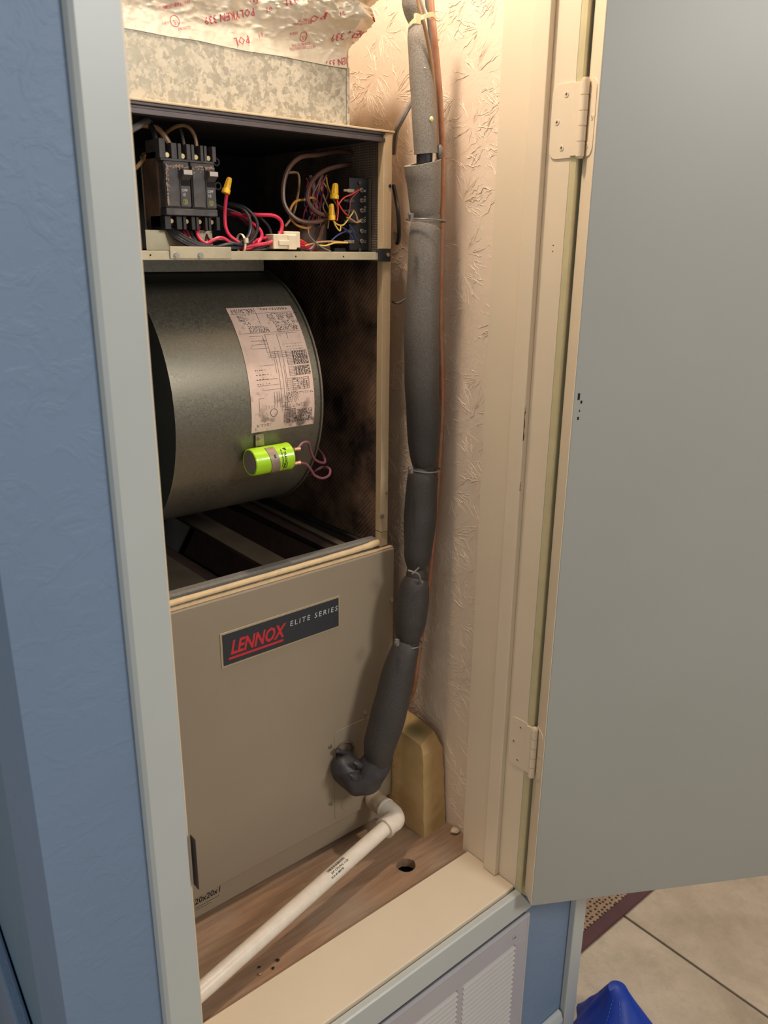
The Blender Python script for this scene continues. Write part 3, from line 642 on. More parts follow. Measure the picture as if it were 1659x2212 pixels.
wire('wire', 'red', .0025, C3([(-260, 830, 1.06), (-120, 870, 1.045), (-20, 950, 1.03), (60, 1020, 1.022), (80, 1090, 1.018), (40, 1160, 1.016), (-50, 1220, 1.015), (-150, 1240, 1.015)]), 'magenta red wire making the inner loop left of the white connector')
wire('wire', 'red', .0022, C3([(-30, 1170, 1.02), (60, 1120, 1.022), (150, 1110, 1.024), (230, 1110, 1.024)]), 'magenta red wire entering the white connector')
for k in range(4): wire('wire', 'grey' if k % 2 else 'black', .0019, C3([(-160, 1215+k*9, 1.022+.003*k), (0, 1225+k*6, 1.024), (120, 1190+k*14, 1.026), (225, 1180+k*16, 1.028)]), 'dark wire feeding the back of the white connector', 'dark wires into the white connector')
for k in range(6):
    a0 = -230+k*14; wire('wire', ('black', 'maroon')[k % 2], .0019, C2([(1040+k*30, 1200+k*25, 1.065), (1180+k*30, 1250+k*22, 1.06), (1380+k*20, 1330+k*30, 1.055), (1500+k*12, 1480+k*20, 1.05), (1440+k*5, 1620+k*8, 1.045), (1200+k*4, 1650+k*10, 1.04)]), 'dim wire in the bundle behind the front loops', 'dim bundle behind the front loops')
# zip tie round the bundle
def ring_tie(name, c, rx, rz, w, mat, label, tail=None, tilt=0):
    bm = bmesh.new(); n = 24; rr = []
    for k in range(n):
        a_ = 2*math.pi*k/n; ring = []
        for s, d in ((1, -w/2), (1, w/2), (1.0+.0012/rz, w/2), (1.0+.0012/rz, -w/2)):
            ring.append(bm.verts.new(Vector(c)+Vector((d, math.cos(a_)*rx*s, math.sin(a_)*rz*s))))
        rr.append(ring)
    for k in range(n):
        for j in range(4): bm.faces.new([rr[k][j], rr[k][(j+1) % 4], rr[(k+1) % n][(j+1) % 4], rr[(k+1) % n][j]])
    box(bm, c[0]-w*.8, c[0]+w*.8, c[1]-rx-.005, c[1]-rx, c[2]+rz*.1, c[2]+rz*.1+.006)
    o = tag(obj(name, bm, mat, bevel=.0003), label, 'zip tie'); return o
P = at(519, 528, y=1.020)
ring_tie('zip_tie', (P.x, 1.018, P.z+.001), .011, .012, .0032, WM['white'], 'cream zip tie round the wire bundle above the shelf rail')
# wire nuts
def nut(u0, v0, u1, v1, r, y, label, winged=True):
    a_ = at(u0, v0, y=y); b_ = at(u1, v1, y=y); t = thing('wire_nut', label, 'wire nut', tuple(b_))
    d = b_-a_; bm = bmesh.new(); tube(bm, [a_, a_+d*.04, a_+d*.62, a_+d*.70], [r*.62, r*.72, r*.95, r*1.0], 12); obj('cone', bm, WM['nut'], t, smooth=True)
    bm = bmesh.new(); tube(bm, [a_+d*.68, a_+d*.74, a_+d*.98, b_], [r*1.05, r*1.28, r*1.3, r*1.15], 12); obj('skirt', bm, WM['nut'], t, smooth=True)
    side = d.cross(FWD).normalized()
    for s in (-1, 1):
        for q in (.25, .75):
            pass
    for k in range(8):
        an = 2*math.pi*k/8; e1 = side; e2 = d.normalized().cross(side); off = (e1*math.cos(an)+e2*math.sin(an))
        bm = bmesh.new(); tube(bm, [a_+d*.08+off*r*.74, a_+d*.64+off*r*.98], r*.11, 5); obj('rib', bm, WM['nut'], t)
nut(724.5, 396, 722, 430, .0052, 1.03, 'squat yellow wire nut, the upper one by the terminal strip')
nut(716, 440, 717, 476, .0042, 1.028, 'slim yellow wire nut with a wide skirt, below the squat one')
nut(496, 384, 487, 418, .0044, 1.020, 'lone yellow wire nut tilted beside the right breaker')
# connector
c0 = at(588, 541, y=1.012); t = thing('plug_connector', 'ivory plastic plug joining two wire bundles on the shelf rail', 'connector', (c0.x+.025, 1.02, c0.z))
x0, z0 = c0.x, c0.z+.001
obj('socket_half', B(x0, x0+.040, 1.008, 1.030, z0+.001, z0+.021), WM['white'], t, bevel=.0012)
obj('plug_half', B(x0+.020, x0+.047, 1.010, 1.028, z0+.003, z0+.025), WM['white'], t, bevel=.0012)
obj('latch', B(x0+.008, x0+.026, 1.0055, 1.0085, z0+.006, z0+.0125), WM['white'], t, bevel=.0008)
obj('tab', B(x0+.024, x0+.038, 1.0065, 1.0095, z0+.0005, z0+.020), WM['white'], t, bevel=.0008)
for k, c in enumerate(('scarlet', 'red', 'red', 'brown')):
    wire('wire', c, .0019, C3([(480, 1120+k*34, 1.020), (540, 1150+k*26, 1.024), (600, 1190+k*20, 1.03), (680, 1240+k*8, 1.04)]), ('short orange red wire leaving the plug on its right', 'short magenta wire leaving the plug, upper', 'short magenta wire leaving the plug, lower', 'short brown wire leaving the plug at the rail')[k])
# brown thermostat cables
wire('cable', 'brown', .0034, C3([(1360, 300, 1.10), (1280, 225, 1.09), (1100, 170, 1.08), (930, 140, 1.075), (700, 180, 1.07), (520, 205, 1.065), (390, 320, 1.06), (325, 500, 1.055), (330, 720, 1.05), (430, 870, 1.045), (560, 930, 1.042), (720, 925, 1.042), (850, 880, 1.045)]), 'brown cable making the big loop in the upper right of the cabinet', cat='cable')
wire('cable', 'brown', .0034, C3([(1360, 330, 1.10), (1290, 300, 1.09), (1050, 290, 1.08), (800, 350, 1.07), (650, 470, 1.06), (590, 640, 1.05), (640, 770, 1.045), (750, 845, 1.042), (900, 860, 1.042)]), 'brown cable making the inner loop behind the yellow nuts', cat='cable')
wire('cable', 'brown', .0034, C3([(790, 930, 1.048), (760, 990, 1.044), (720, 1120, 1.036), (660, 1210, 1.030), (610, 1265, 1.028)]), 'brown cable dropping to the shelf rail right of the plug', cat='cable')
wire('wire', 'orange', .0019, C3([(700, 690, 1.07), (640, 660, 1.065), (560, 680, 1.062), (460, 700, 1.06), (400, 790, 1.055), (405, 890, 1.052), (480, 970, 1.05), (590, 1000, 1.05), (640, 960, 1.055)]), 'orange wire looping through the brown cable')
wire('wire', 'tan', .0019, C3([(370, 380, 1.11), (480, 385, 1.10), (500, 500, 1.09), (480, 650, 1.085), (430, 850, 1.08), (340, 980, 1.08)]), 'dull tan wire deep behind the brown loop')
for k, (c, L, lab) in enumerate((
    ('scarlet', [(920, 680), (960, 760), (1010, 830), (1055, 865)], 'thin red wire crossing down from the squat nut'),
    ('scarlet', [(925, 690), (935, 800), (925, 900), (915, 915)], 'thin red wire running straight down from the squat nut'),
    ('scarlet', [(935, 740), (1000, 660), (1090, 620), (1150, 580), (1180, 570)], 'thin red wire rising to the R screw'),
    ('maroon', [(1160, 590), (1080, 680), (1065, 790), (1050, 850)], 'thin dark red wire falling from the R screw'),
    ('yellow', [(880, 915), (930, 960), (990, 965), (1040, 910), (1090, 840), (1112, 800)], 'thin yellow wire curling up from the slim nut'),
    ('yellow', [(885, 915), (910, 980), (955, 1030), (965, 960)], 'thin yellow wire making a point under the slim nut'),
    ('tan', [(1112, 800), (1140, 860), (1155, 910), (1190, 920)], 'thin tan wire reaching the W1 screw'),
    ('tan', [(1030, 880), (1080, 900), (1135, 935), (1185, 925)], 'second thin tan wire reaching the W1 screw from below'),
    ('blue', [(800, 1200), (860, 1140), (930, 1080), (1010, 1040), (1050, 1035)], 'navy wire rising to the G screw'),
    ('blue', [(1060, 960), (1100, 1030), (1130, 1110), (1160, 1140)], 'navy wire falling to the C screw'),
    ('blue', [(980, 990), (1050, 1040), (1100, 1120)], 'short navy wire between the G and C screws'),
    ('tan', [(560, 1200), (700, 1160), (850, 1150), (1020, 1160)], 'tan wire running level to the C lug'),
    ('yellow', [(700, 1190), (800, 1195), (900, 1165), (1040, 1165)], 'pale yellow wire running under the tan one to the C lug'),
    ('grey', [(600, 1010), (610, 1080), (680, 1160), (760, 1220), (850, 1260)], 'grey wire crossing low in front of the transformer'))):
    wire('wire', c, .0012 if c not in ('tan', 'grey') else .0014, [p+(1.0295-.0006*k,) for p in C3(L)], lab)
dg_ = 'dim tangle of thin wires deep in the compartment'
for k in range(16):
    x, y_ = 560+random.random()*260, 380+random.random()*120; pts = [(x, y_, 1.10)]
    for j in range(4): x += random.uniform(-70, 70); y_ += random.uniform(90, 160); pts.append((x, y_, 1.095-.008*j))
    wire('wire', ('maroon', 'maroon', 'purple', 'blue', 'tan', 'orange', 'grey')[k % 7], .0014, C3(pts), 'thin dim wire in the tangle behind the brown cables', dg_)
# ================================================================== BLOWER
BX0, BX1, BC, BZ, BR = .490, .735, 1.212, -.228, .1965
blo = thing('blower_housing', 'round galvanised blower drum hanging under the shelf', 'blower', ((BX0+BX1)/2, BC, BZ-BR))
def bang(a_, x, r=BR): return Vector((x, BC-r*math.cos(a_), BZ+r*math.sin(a_)))
NS = 72; bm = bmesh.new(); ringA = []
A0, A1 = math.radians(-215), math.radians(88)
for k in range(NS+1):
    a_ = A0+(A1-A0)*k/NS; rr = BR+ (max(0, -a_-math.radians(100)))*.012
    ringA.append([bm.verts.new(bang(a_, x, r_)) for x, r_ in ((BX0, rr), (BX1, rr), (BX1, rr-.0015), (BX0, rr-.0015))])
for k in range(NS):
    for j in range(4): bm.faces.new([ringA[k][j], ringA[k][(j+1) % 4], ringA[k+1][(j+1) % 4], ringA[k+1][j]])
obj('drum', bm, MT['barrel'], blo, smooth=True)
def endplate(x, dx):
    bm = bmesh.new(); n = 64; RO, RI = BR+.0035, .105
    V_ = []
    for k in range(n):
        a_ = 2*math.pi*k/n; V_.append([bm.verts.new(bang(a_, x+d, r)) for d, r in ((0, RO), (dx, RO), (dx, RO-.006), (dx*.6, RI), (0, RI))])
    for k in range(n):
        for j in range(5): bm.faces.new([V_[k][j], V_[k][(j+1) % 5], V_[(k+1) % n][(j+1) % 5], V_[(k+1) % n][j]])
    return bm
obj('end_plate', endplate(BX1, .003), MT['barrel'], blo, smooth=True); obj('end_plate', endplate(BX0, -.003), MT['barrel'], blo, smooth=True)
bm = bmesh.new(); cyl(bm, (BX0+.03, BC, BZ), (BX1-.03, BC, BZ), .055, 24); obj('motor', bm, MT['black'], blo, smooth=True)
for k in range(36):
    a_ = 2*math.pi*k/36; m4 = Matrix.Translation((0, BC, BZ)) @ Matrix.Rotation(a_, 4, 'X')
    obj('blade', B(BX0+.01, BX1-.01, .092, .112, -.0008, .0008, mat4=m4), MT['toptrim'], blo)
bm = B(BX0-.03, BX1-.004, 1.160, 1.164, -.037, -.0158); box(bm, BX0-.03, BX1-.004, 1.164, 1.19, -.037, -.0355)
obj('outlet_flange', bm, MT['galvflange'], blo, bevel=.0008)
# wiring diagram sheet
LA0, LA1 = math.radians(46), math.radians(-10); LX0, LX1 = .6095, .7225
def LF(s, t_, r=BR+.0009): return bang(LA0+(LA1-LA0)*t_, LX0+(LX1-LX0)*s, r)
bm = bmesh.new(); G = [[bm.verts.new(LF(i/4, j/40)) for i in range(5)] for j in range(41)]
G2 = [[bm.verts.new(LF(i/4, j/40, BR+.0002)) for i in range(5)] for j in range(41)]
for j in range(40):
    for i in range(4): bm.faces.new([G[j][i], G[j][i+1], G[j+1][i+1], G[j+1][i]])
for j in range(40):
    for i in (0, 4): bm.faces.new([G[j][i], G[j+1][i], G2[j+1][i], G2[j][i]])
for j in (0, 40):
    for i in range(4): bm.faces.new([G[j][i], G[j][i+1], G2[j][i+1], G2[j][i]])
dia = obj('diagram_sheet', bm, MT['paper'], blo, smooth=True, label='stained paper wiring diagram')
bm = bmesh.new(); R1 = BR+.0013
def mk(s0, t0, s1, t1):
    n = max(1, int(abs(t1-t0)/.02))
    for k in range(n):
        ta, tb_ = t0+(t1-t0)*k/n, t0+(t1-t0)*(k+1)/n
        bm.faces.new([bm.verts.new(LF(s, q, R1)) for s, q in ((s0, ta), (s1, ta), (s1, tb_), (s0, tb_))])
hw, hh = .0035, .0020
def hl(s0, s1, t_): mk(s0, t_, s1, t_+hh)
def vl(s_, t0, t1): mk(s_, t0, s_+hw, t1)
def words(s0, s1, t_, h=.0065, dens=.8):
    s = s0
    while s < s1:
        w = random.uniform(.012, .04)
        for q in range(max(1, int(w/.009))):
            if random.random() < dens: mk(s+q*.009, t_+random.random()*.001, s+q*.009+.0065, t_+h)
        s += w+.010
for k in range(4): words(.05, .38, .018+k*.0095, .0065, .95)
for k in range(2): words(.50, .92, .016+k*.011, .0075, .95)
hl(.02, .98, .062); vl(.40, .0, .16); hl(.02, .98, .235)
for cx_ in (.10, .55, .70, .85):
    words(cx_+.08, cx_+.2, .07, .006)
    for k in range(4): words(cx_, cx_+.11, .078+k*.014, .005, .7); hl(cx_, cx_+.10, .088+k*.014)
    for k in range(3): words(cx_+.05, cx_+.14, .140+k*.009, .006)
for k in range(9): words(.20, .48, .175+k*.0065, .0045)
for k in range(8): words(.62, .94, .172+k*.007, .005)
for k, (s_, t_) in enumerate(((.32, .272), (.36, .31), (.36, .34), (.36, .372))):
    hl(.16, s_+.04, t_-.01); vl(s_+.04+k*.0, t_-.01, .395+k*.014); hl(s_+.04, .66, .395+k*.014)
hl(.40, .60, .252); vl(.40, .252, .40); vl(.58, .26, .62); vl(.47, .39, .86); vl(.52, .39, .86); vl(.56, .5, .86); hl(.66, .92, .25); vl(.74, .252, .30)
for k in range(3): 
    for q in range(6): hl(.68+q*.045, .71+q*.045, .34+k*.022)
def tbl(s0, s1, t0, t1, rows, cols, blot=.5):
    for k in range(rows+1): hl(s0, s1, t0+(t1-t0)*k/rows)
    for k in range(cols+1): vl(s0+(s1-s0)*k/cols, t0, t1)
    for k in range(rows): words(s0+(s1-s0)*.3, s1-.02, t0+(t1-t0)*k/rows+.003, (t1-t0)/rows*.62, blot)
tbl(.64, .97, .40, .505, 9, 3, .9); tbl(.64, .97, .52, .59, 6, 4, .9); tbl(.58, .93, .61, .70, 6, 4, .35)
vl(.44, .44, .56); hl(.44, .48, .44); hl(.20, .42, .495); hl(.12, .44, .60); hl(.12, .46, .645); hl(.20, .50, .68)
for k in range(4): words(.12, .30, .525+k*.035, .006)
for k in range(3): words(.55, .75, .715+k*.01, .006)
for k in range(6): words(.52, .72, .745+k*.009, .0055)
for k in range(2): words(.76, .97, .72+k*.01, .005)
for k in range(3): words(.48, .85, .81+k*.01, .005)
for k in range(6): vl(.22+k*.045, .80, .825)
for k in range(3): vl(.36+k*.04, .70, .80)
vl(.12, .74, .86); hl(.12, .2, .74)
tbl(.50, .95, .86, .955, 8, 5, .55); words(.5, .7, .845, .010, 1)
for k in range(2): words(.08, .30, .94+k*.012, .006)
n = 20
for k in range(n):
    a0_, a1_ = 2*math.pi*k/n, 2*math.pi*(k+1)/n
    bm.faces.new([bm.verts.new(LF(.34+r*math.cos(a_)*1.0, .86+r*math.sin(a_)*.58, R1)) for r, a_ in ((.05, a0_), (.056, a0_), (.056, a1_), (.05, a1_))])
obj('diagram_print', bm, MT['blackprint'], dia)
# ================================================================== CAPACITOR
ang = math.radians(-20.3); CR = .0205
cc_ = bang(ang, 0, BR+CR+.0006); cy0, cz0 = cc_.y, cc_.z; KX0, KX1 = .5985, .6655
cap = thing('capacitor', 'lime green run capacitor strapped to the drum below the diagram', 'capacitor', ((KX0+KX1)/2, cy0, cz0-CR))
bm = bmesh.new(); prs = [(KX0+.0008, CR-.003), (KX0, CR-.0018), (KX0+.001, CR-.0004), (KX0+.003, CR), (KX1-.003, CR), (KX1-.0015, CR+.0006), (KX1, CR+.0006), (KX1, CR-.0015), (KX1-.0015, CR-.002)]
tube(bm, [(x, cy0, cz0) for x, r in prs[3:5]], CR, 40); 
bm.free(); bm = bmesh.new(); rr = []
for k in range(40):
    a_ = 2*math.pi*k/40; rr.append([bm.verts.new((x, cy0+r*math.cos(a_), cz0+r*math.sin(a_))) for x, r in prs])
for k in range(40):
    for j in range(len(prs)-1): bm.faces.new([rr[k][j], rr[k][j+1], rr[(k+1) % 40][j+1], rr[(k+1) % 40][j]])
obj('can', bm, MT['lime'], cap, smooth=True)
bm = bmesh.new(); cyl(bm, (KX0+.0006, cy0, cz0), (KX0+.002, cy0, cz0), CR-.0028, 32); obj('can_end', bm, MT['capgrey'], cap)
bm = bmesh.new(); cyl(bm, (KX1-.003, cy0, cz0), (KX1-.0012, cy0, cz0), CR-.0016, 32); obj('can_end', bm, MT['lime'], cap)
tz = []
for a_, col in ((math.radians(60), 0), (math.radians(-60), 1)):
    yy = cy0-.010; zz = cz0+.011*(1 if col == 0 else -1)
    obj('terminal', B(KX1-.001, KX1+.009, yy-.0005, yy+.0005, zz-.003, zz+.003), MT['steel'], cap); obj('terminal', B(KX1-.001, KX1+.006, yy+.003, yy+.004, zz-.006, zz-.001), MT['steel'], cap)
    tz.append((yy, zz))
# print on the can: text runs round the circumference
def canmap(x0, a0):
    def f(x, y):
        an = a0+x/(CR+.0003); return Vector((x0+y, cy0-(CR+.0003)*math.cos(an), cz0-(CR+.0003)*math.sin(an)))
    return f
bm = bmesh.new(); V, F = glyphs('TRADE', .0054, 0, .00015, 1.0); put(bm, V, F, canmap(.6475, math.radians(-38)))
f0 = canmap(.6470, math.radians(-38)); wT = max(x for x, y in V)
for k in range(7): quad2(bm, f0, wT+.0008+k*.0016, -.0006, wT+.0024+k*.0016, .0056)
V, F = glyphs('TP-CAP-20/440/05A-R', .0032, 0, .0001, 1.0); put(bm, V, F, canmap(.6430, math.radians(-52)))
for k in range(4): quad2(bm, f0, -.0062+k*.0011, .001+k*.001, -.0052+k*.0011, .0065)
obj('print', bm, MT['blackprint'], cap)
bm = bmesh.new(); V, F = glyphs('PRO', .0052, 0, .0001)
fz = canmap(.6478, math.radians(-38)); put(bm, [(x+wT+.0015, y) for x, y in V], F, lambda x, y: fz(x, y)+(fz(x, y)-Vector((fz(x, y).x, cy0, cz0))).normalized()*.0002); obj('print', bm, MT['lime'], cap)
# strap
bm = bmesh.new(); prev = None; SX0, SX1 = .6235, .6385; sk = .0
n = 40; ringS = []
for k in range(n+1):
    a_ = math.radians(70)-math.radians(250)*k/n; dxs = .0035*math.sin(a_)*-1
    ringS.append([bm.verts.new((x+dxs, cy0-r*math.cos(a_), cz0+r*math.sin(a_))) for x, r in ((SX0, CR+.0012), (SX1, CR+.0012), (SX1, CR+.0002), (SX0, CR+.0002))])
for k in range(n):
    for j in range(4): bm.faces.new([ringS[k][j], ringS[k][(j+1) % 4], ringS[k+1][(j+1) % 4], ringS[k+1][j]])
bm.faces.new(ringS[0]); bm.faces.new(ringS[-1][::-1])
obj('strap', bm, MT['strap'], cap, smooth=False)
tA = math.radians(-16.2); tB = math.radians(-10.8)
bm = bmesh.new(); q = [bang(a_, x, r) for a_, x, r in ((tA, .6170, BR+.003), (tB, .6150, BR+.003), (tB, .6285, BR+.003), (tA, .6320, BR+.003))]
prism(bm, q, (bang(tB, 0, BR+.0045)-bang(tB, 0, BR+.003))); tabo = obj('strap_tab', bm, MT['strap'], cap)
Pn = bang(math.radians(-13), .6225, BR+.0045); dn = (Pn-Vector((Pn.x, BC, BZ))).normalized(); bm = bmesh.new(); cyl(bm, Pn, Pn+dn*.003, .0034, 6); cyl(bm, Pn, Pn+dn*.001, .0048, 16); obj('screw', bm, MT['steel'], cap)
bm = bmesh.new(); V, F = glyphs('E', .0062, 0, .0004); 
def sm(x, y):
    an = math.radians(20)+(-y)/(CR+.0016); return Vector((.6385+x, cy0-(CR+.0016)*math.cos(an), cz0+(CR+.0016)*math.sin(an+math.radians(0))))
def sm(x, y):
    an = math.radians(18)+y/(CR+.0016); return Vector((.6290+x, cy0-(CR+.0016)*math.cos(an), cz0+(CR+.0016)*math.sin(an)))
put(bm, V, F, sm); obj('strap_stamp', bm, MT['blackprint'], cap)
# leads
def lead(L, ys, label, start):
    P = [Vector(start)]+[at(u, v, y=y) for (u, v), y in zip(L, ys)]
    tag(obj('wire', tube(bmesh.new(), P, .0021, 8, sub=7), WM['purple'], smooth=True), label, 'wire')
    bm = bmesh.new(); tube(bm, [Vector(start)-Vector((.006, 0, 0)), Vector(start)+Vector((.004, 0, 0))], [.0020, .0033], 8); obj('crimp', bm, MT['copper'], cap, smooth=True)
lead([(655, 956), (667, 957), (671, 973), (679, 991), (692, 999), (702, 998), (698, 984), (684, 967), (672, 962)], [1.0, 1.0, 1.005, 1.01, 1.02, 1.03, 1.06, 1.09, 1.12], 'purple brown lead from the upper capacitor terminal', (KX1+.012, tz[0][0], tz[0][1]))
lead([(660, 1002), (670, 1012), (680, 1027), (697, 1033), (711, 1026), (712, 1013), (698, 1009), (682, 1016), (668, 1026), (655, 1030)], [1.0, 1.0, 1.005, 1.01, 1.02, 1.03, 1.05, 1.06, 1.08, 1.1], 'purple brown lead from the lower capacitor terminal', (KX1+.012, tz[1][0], tz[1][1]))
# ================================================================== DUCT + FOIL TAPE
DY = 1.022
dct = thing('supply_duct', 'spangled galvanised duct rising from the cabinet top', 'duct', (.57, 1.2, .1665))
bm = bmesh.new(); box(bm, .34, .797, DY, DY+.0015, .1665, .360); obj('front_sheet', bm, MT['duct'], dct)
obj('side_sheet', B(.7955, .797, DY+.0015, 1.45, .1665, .360), MT['duct'], dct)
obj('seam', B(.793, .7985, DY-.0012, DY-.0002, .1665, .245), MT['duct'], dct, bevel=.0004)
obj('top_sheet', B(.342, .7955, DY+.002, 1.45, .3585, .360), MT['duct'], dct); obj('side_sheet', B(.34, .3415, DY+.0015, 1.45, .1665, .358), MT['duct'], dct)
bm = bmesh.new(); tube(bm, [(.56, 1.24, .3605+k*.01395) for k in range(51)], [.125+(.004 if k % 2 else 0) for k in range(51)], 32); obj('unseen_round_duct', bm, MT['duct'], dct, smooth=True)  # unseen; box kept low and duct narrowed so bulb light passes beside
def TF(s, z):
    """foil surface: s runs along the front (metres from x=.34), then round the corner; z height"""
    t_ = max(0, (z-.262)/.05); t_ = min(t_, 1); e = .0015+.036*(t_*t_*(3-2*t_))
    if z > .318: e += -.010*math.exp(-((z-.322)/.006)**2)+.02*min(1, (z-.32)/.05)
    W_ = .457; prox = max(0, 1-abs(s-W_)/.16); ez = e*(.25+.75*prox) if s < W_ else e
    zl = -.0044-.33*(s-.30)+.345 if s < .40 else .312+.25*(s-.40)
    if z > zl: ez += .0022
    if s <= W_-.01: p = Vector((.34+s, DY-ez, z)); nn = Vector((0, -1, 0))
    elif s <= W_+.02:
        a_ = (s-W_+.01)/.03*math.pi/2; R_ = .01+e; p = Vector((.34+W_-.01+R_*math.sin(a_), DY+.01-R_*math.cos(a_), z)); nn = Vector((math.sin(a_), -math.cos(a_), 0))
    else: p = Vector((.34+W_+e, DY+.01+(s-W_-.02), z)); nn = Vector((1, 0, 0))
    q = Vector((s*1.0, z, 0)); rid = lambda v_: 1-abs(v_)*2
    amp = .0004+.0019*min(1, max(0, (z-.25)/.06))+.003*prox*min(1, max(0, (z-.255)/.03))
    d = (rid(noise.noise(q*30))**6*1.1+rid(noise.noise(q*70+Vector((5, 0, 0))))**8*.7+noise.noise(q*90)*.25+noise.noise(Vector((s*22, z*130, 3)))*.4)*amp
    return p+nn*(d+.0006)
bm = bmesh.new(); ns, nz = 190, 110; zb0, zt0 = .243, .372
VG = [[bm.verts.new(TF(i/ns*.60, (zb0+.002*noise.noise((i*.05, 0, 0)))+(zt0-zb0)*(j/nz)**1.15)) for i in range(ns+1)] for j in range(nz+1)]
for j in range(nz):
    for i in range(ns): bm.faces.new([VG[j][i], VG[j][i+1], VG[j+1][i+1], VG[j+1][i]])
tape = obj('foil_tape', bm, MT['foil'], smooth=True); tag(tape, 'crinkled foil tape with red print wrapped round the top of the duct', 'tape')
ink = bmesh.new()
def tapetext(s, u0, v0, u1, v1, hpx, clip=.2445):
    a_ = at(u0, v0, y=DY); b_ = at(u1, v1, y=DY); d = Vector((b_.x-a_.x, 0, b_.z-a_.z)); L = d.length; d.normalize(); up = Vector((-d.z, 0, d.x))
    if up.z > 0: up = -up
    V, F = glyphs(s, 1.0, 0, .0, 1.05, res=1); xm = max(x for x, y in V); ym = max(y for x, y in V); hh_ = hpx*1.15/FPX
    def f(x, y):
        p = a_+d*(x/xm*L)+up*(y/ym*hh_); q_ = TF(p.x-.34, max(p.z, clip)); return q_+Vector((.0002, -.0009, 0))
    put(ink, V, F, f)
tapetext('POLYKEN 339', 542, 19, 438, 38, 13); tapetext('POL', 535, 76, 502, 83, 14); tapetext('PO', 681, 35, 652, 41, 11); tapetext('339', 621, 1, 599, 6, 11)
tapetext('KEN 339', 765, 68, 706, 78, 13); tapetext('POL', 784, 28, 752, 36, 12); tapetext('KEN 339', 753, 123, 700, 133, 13); tapetext('01', 577, 18, 566, 20, 8); tapetext('01', 565, 70, 556, 73, 8); tapetext('01', 716, 33, 704, 35, 8)
tapetext('AIR DUCT AND CONNECTOR', 405, 2, 338, 14, 4.5); tapetext('CLOSURE SYSTEM', 392, 7, 352, 15, 4.5); tapetext('AIR DUCT AND CONNECTOR', 678, 98, 624, 104, 5); tapetext('CLOSURE SYSTEMS', 668, 91, 628, 96, 5); tapetext('AIR DUCT AND', 660, 50, 622, 54, 4.5); tapetext('CONNECTOR', 655, 44, 632, 47, 4.5)
tapetext('CLOSURE', 410, 56, 382, 60, 5); tapetext('01813', 362, 47, 348, 49, 4.5); tapetext('181B-FX', 636, 70, 622, 72, 4.5)
for (u, v, r) in ((376, 46, 9), (651, 81, 8), (539, 2, 8)):
    c = at(u, v, y=DY); rm = r/FPX*1.1
    for k in range(20):
        a0_, a1_ = 2*math.pi*k/20, 2*math.pi*(k+1)/20
        ink.faces.new([ink.verts.new(TF(c.x+q_*rm*math.cos(w)-.34, c.z+q_*rm*math.sin(w))+Vector((.0002, -.0009, 0))) for q_, w in ((1, a0_), (1.13, a0_), (1.13, a1_), (1, a1_))])
    tapetext('UL', u+r*.5, v-r*.4, u-r*.5, v-r*.2, r*.9)
obj('lettering', ink, MT['ink'], tape)
# ================================================================== REFRIGERANT LINE
def sil(L, R, v, y):
    u = (L+R)/2; P = at(u, v, y=y); dep = P.dot(FWD); return P, (R-L)/2*dep/FPX*.985
rl = thing('suction_line', 'black foam sleeved suction line bound in segments, running down to the cabinet', 'pipe', tuple(at(790, 1690, y=.95)))
def seg(name, rows, mat=MT['sleeve'], wob=.0016, sub=5, caps=True):
    P = []; R = []
    for L, Rr, v, y in rows: p, r = sil(L, Rr, v, y); P.append(p); R.append(r)
    return obj(name, tube(bmesh.new(), P, R, 24, sub=sub, wob=wob, wf=22, caps=caps), mat, rl, smooth=True)
Y1 = .930
seg('foam_sleeve', [(862, 905, -120, Y1), (864, 908, -40, Y1), (867, 912, 5, Y1), (874, 917, 28, Y1), (884, 920, 48, Y1), (890, 918, 56, Y1)])
def opensleeve(name, rows, ends):
    P = []; R = []
    for L, Rr, v, y in rows: p, r = sil(L, Rr, v, y); P.append(p); R.append(r)
    P, R = smooth_path(P, R, 4); bm = bmesh.new(); tube(bm, P, R, 26, caps=False, wob=.0012, wf=24)
    outer_n = len(bm.verts); tube(bm, P, [r-.009 for r in R], 26, caps=False)
    bm.verts.ensure_lookup_table(); n = len(P)
    for idx in ends:
        o0 = (0 if idx == 0 else (n-1)*26); i0 = outer_n+o0
        for k in range(26): bm.faces.new([bm.verts[o0+k], bm.verts[o0+(k+1) % 26], bm.verts[i0+(k+1) % 26], bm.verts[i0+k]])
    return bm, P, R
bm, _, _ = opensleeve('x', [(889, 920, 54, Y1), (882, 922, 64, Y1), (879, 926, 85, Y1), (881, 932, 120, Y1), (885, 939, 180, Y1), (889, 943, 250, Y1), (892, 945, 300, Y1), (894, 946, 332, Y1)], (0, 1))
obj('foam_sleeve', bm, MT['sleeve'], rl, smooth=True)
bm, P_, R_ = opensleeve('x', [(872, 953, 352, Y1), (874, 953, 375, Y1), (878, 953, 400, Y1), (882, 953, 430, Y1), (885, 952, 452, Y1), (889, 951, 464, Y1)], (0, 1))
for v in bm.verts:      # top cut runs up towards the wall
    tcut = max(0, min(1, (v.co.z-at(900, 400, y=Y1).z)/(at(900, 352, y=Y1).z-at(900, 400, y=Y1).z)))
    v.co.z += tcut*(v.co.x-P_[0].x)*.16
obj('foam_sleeve', bm, MT['sleeve'], rl, smooth=True)
seg('foam_sleeve', [(890, 950, 462, Y1), (889, 951, 475, Y1), (888, 951, 490, Y1)], wob=.001)
seg('foam_sleeve', [(890, 950, 486, Y1), (885, 952, 496, Y1), (882, 953, 530, Y1), (878, 952, 600, Y1), (872, 949, 700, Y1), (873, 950, 800, Y1), (876, 952, 900, Y1), (880, 949, 950, Y1), (886, 945, 990, Y1), (892, 942, 1003, Y1)])
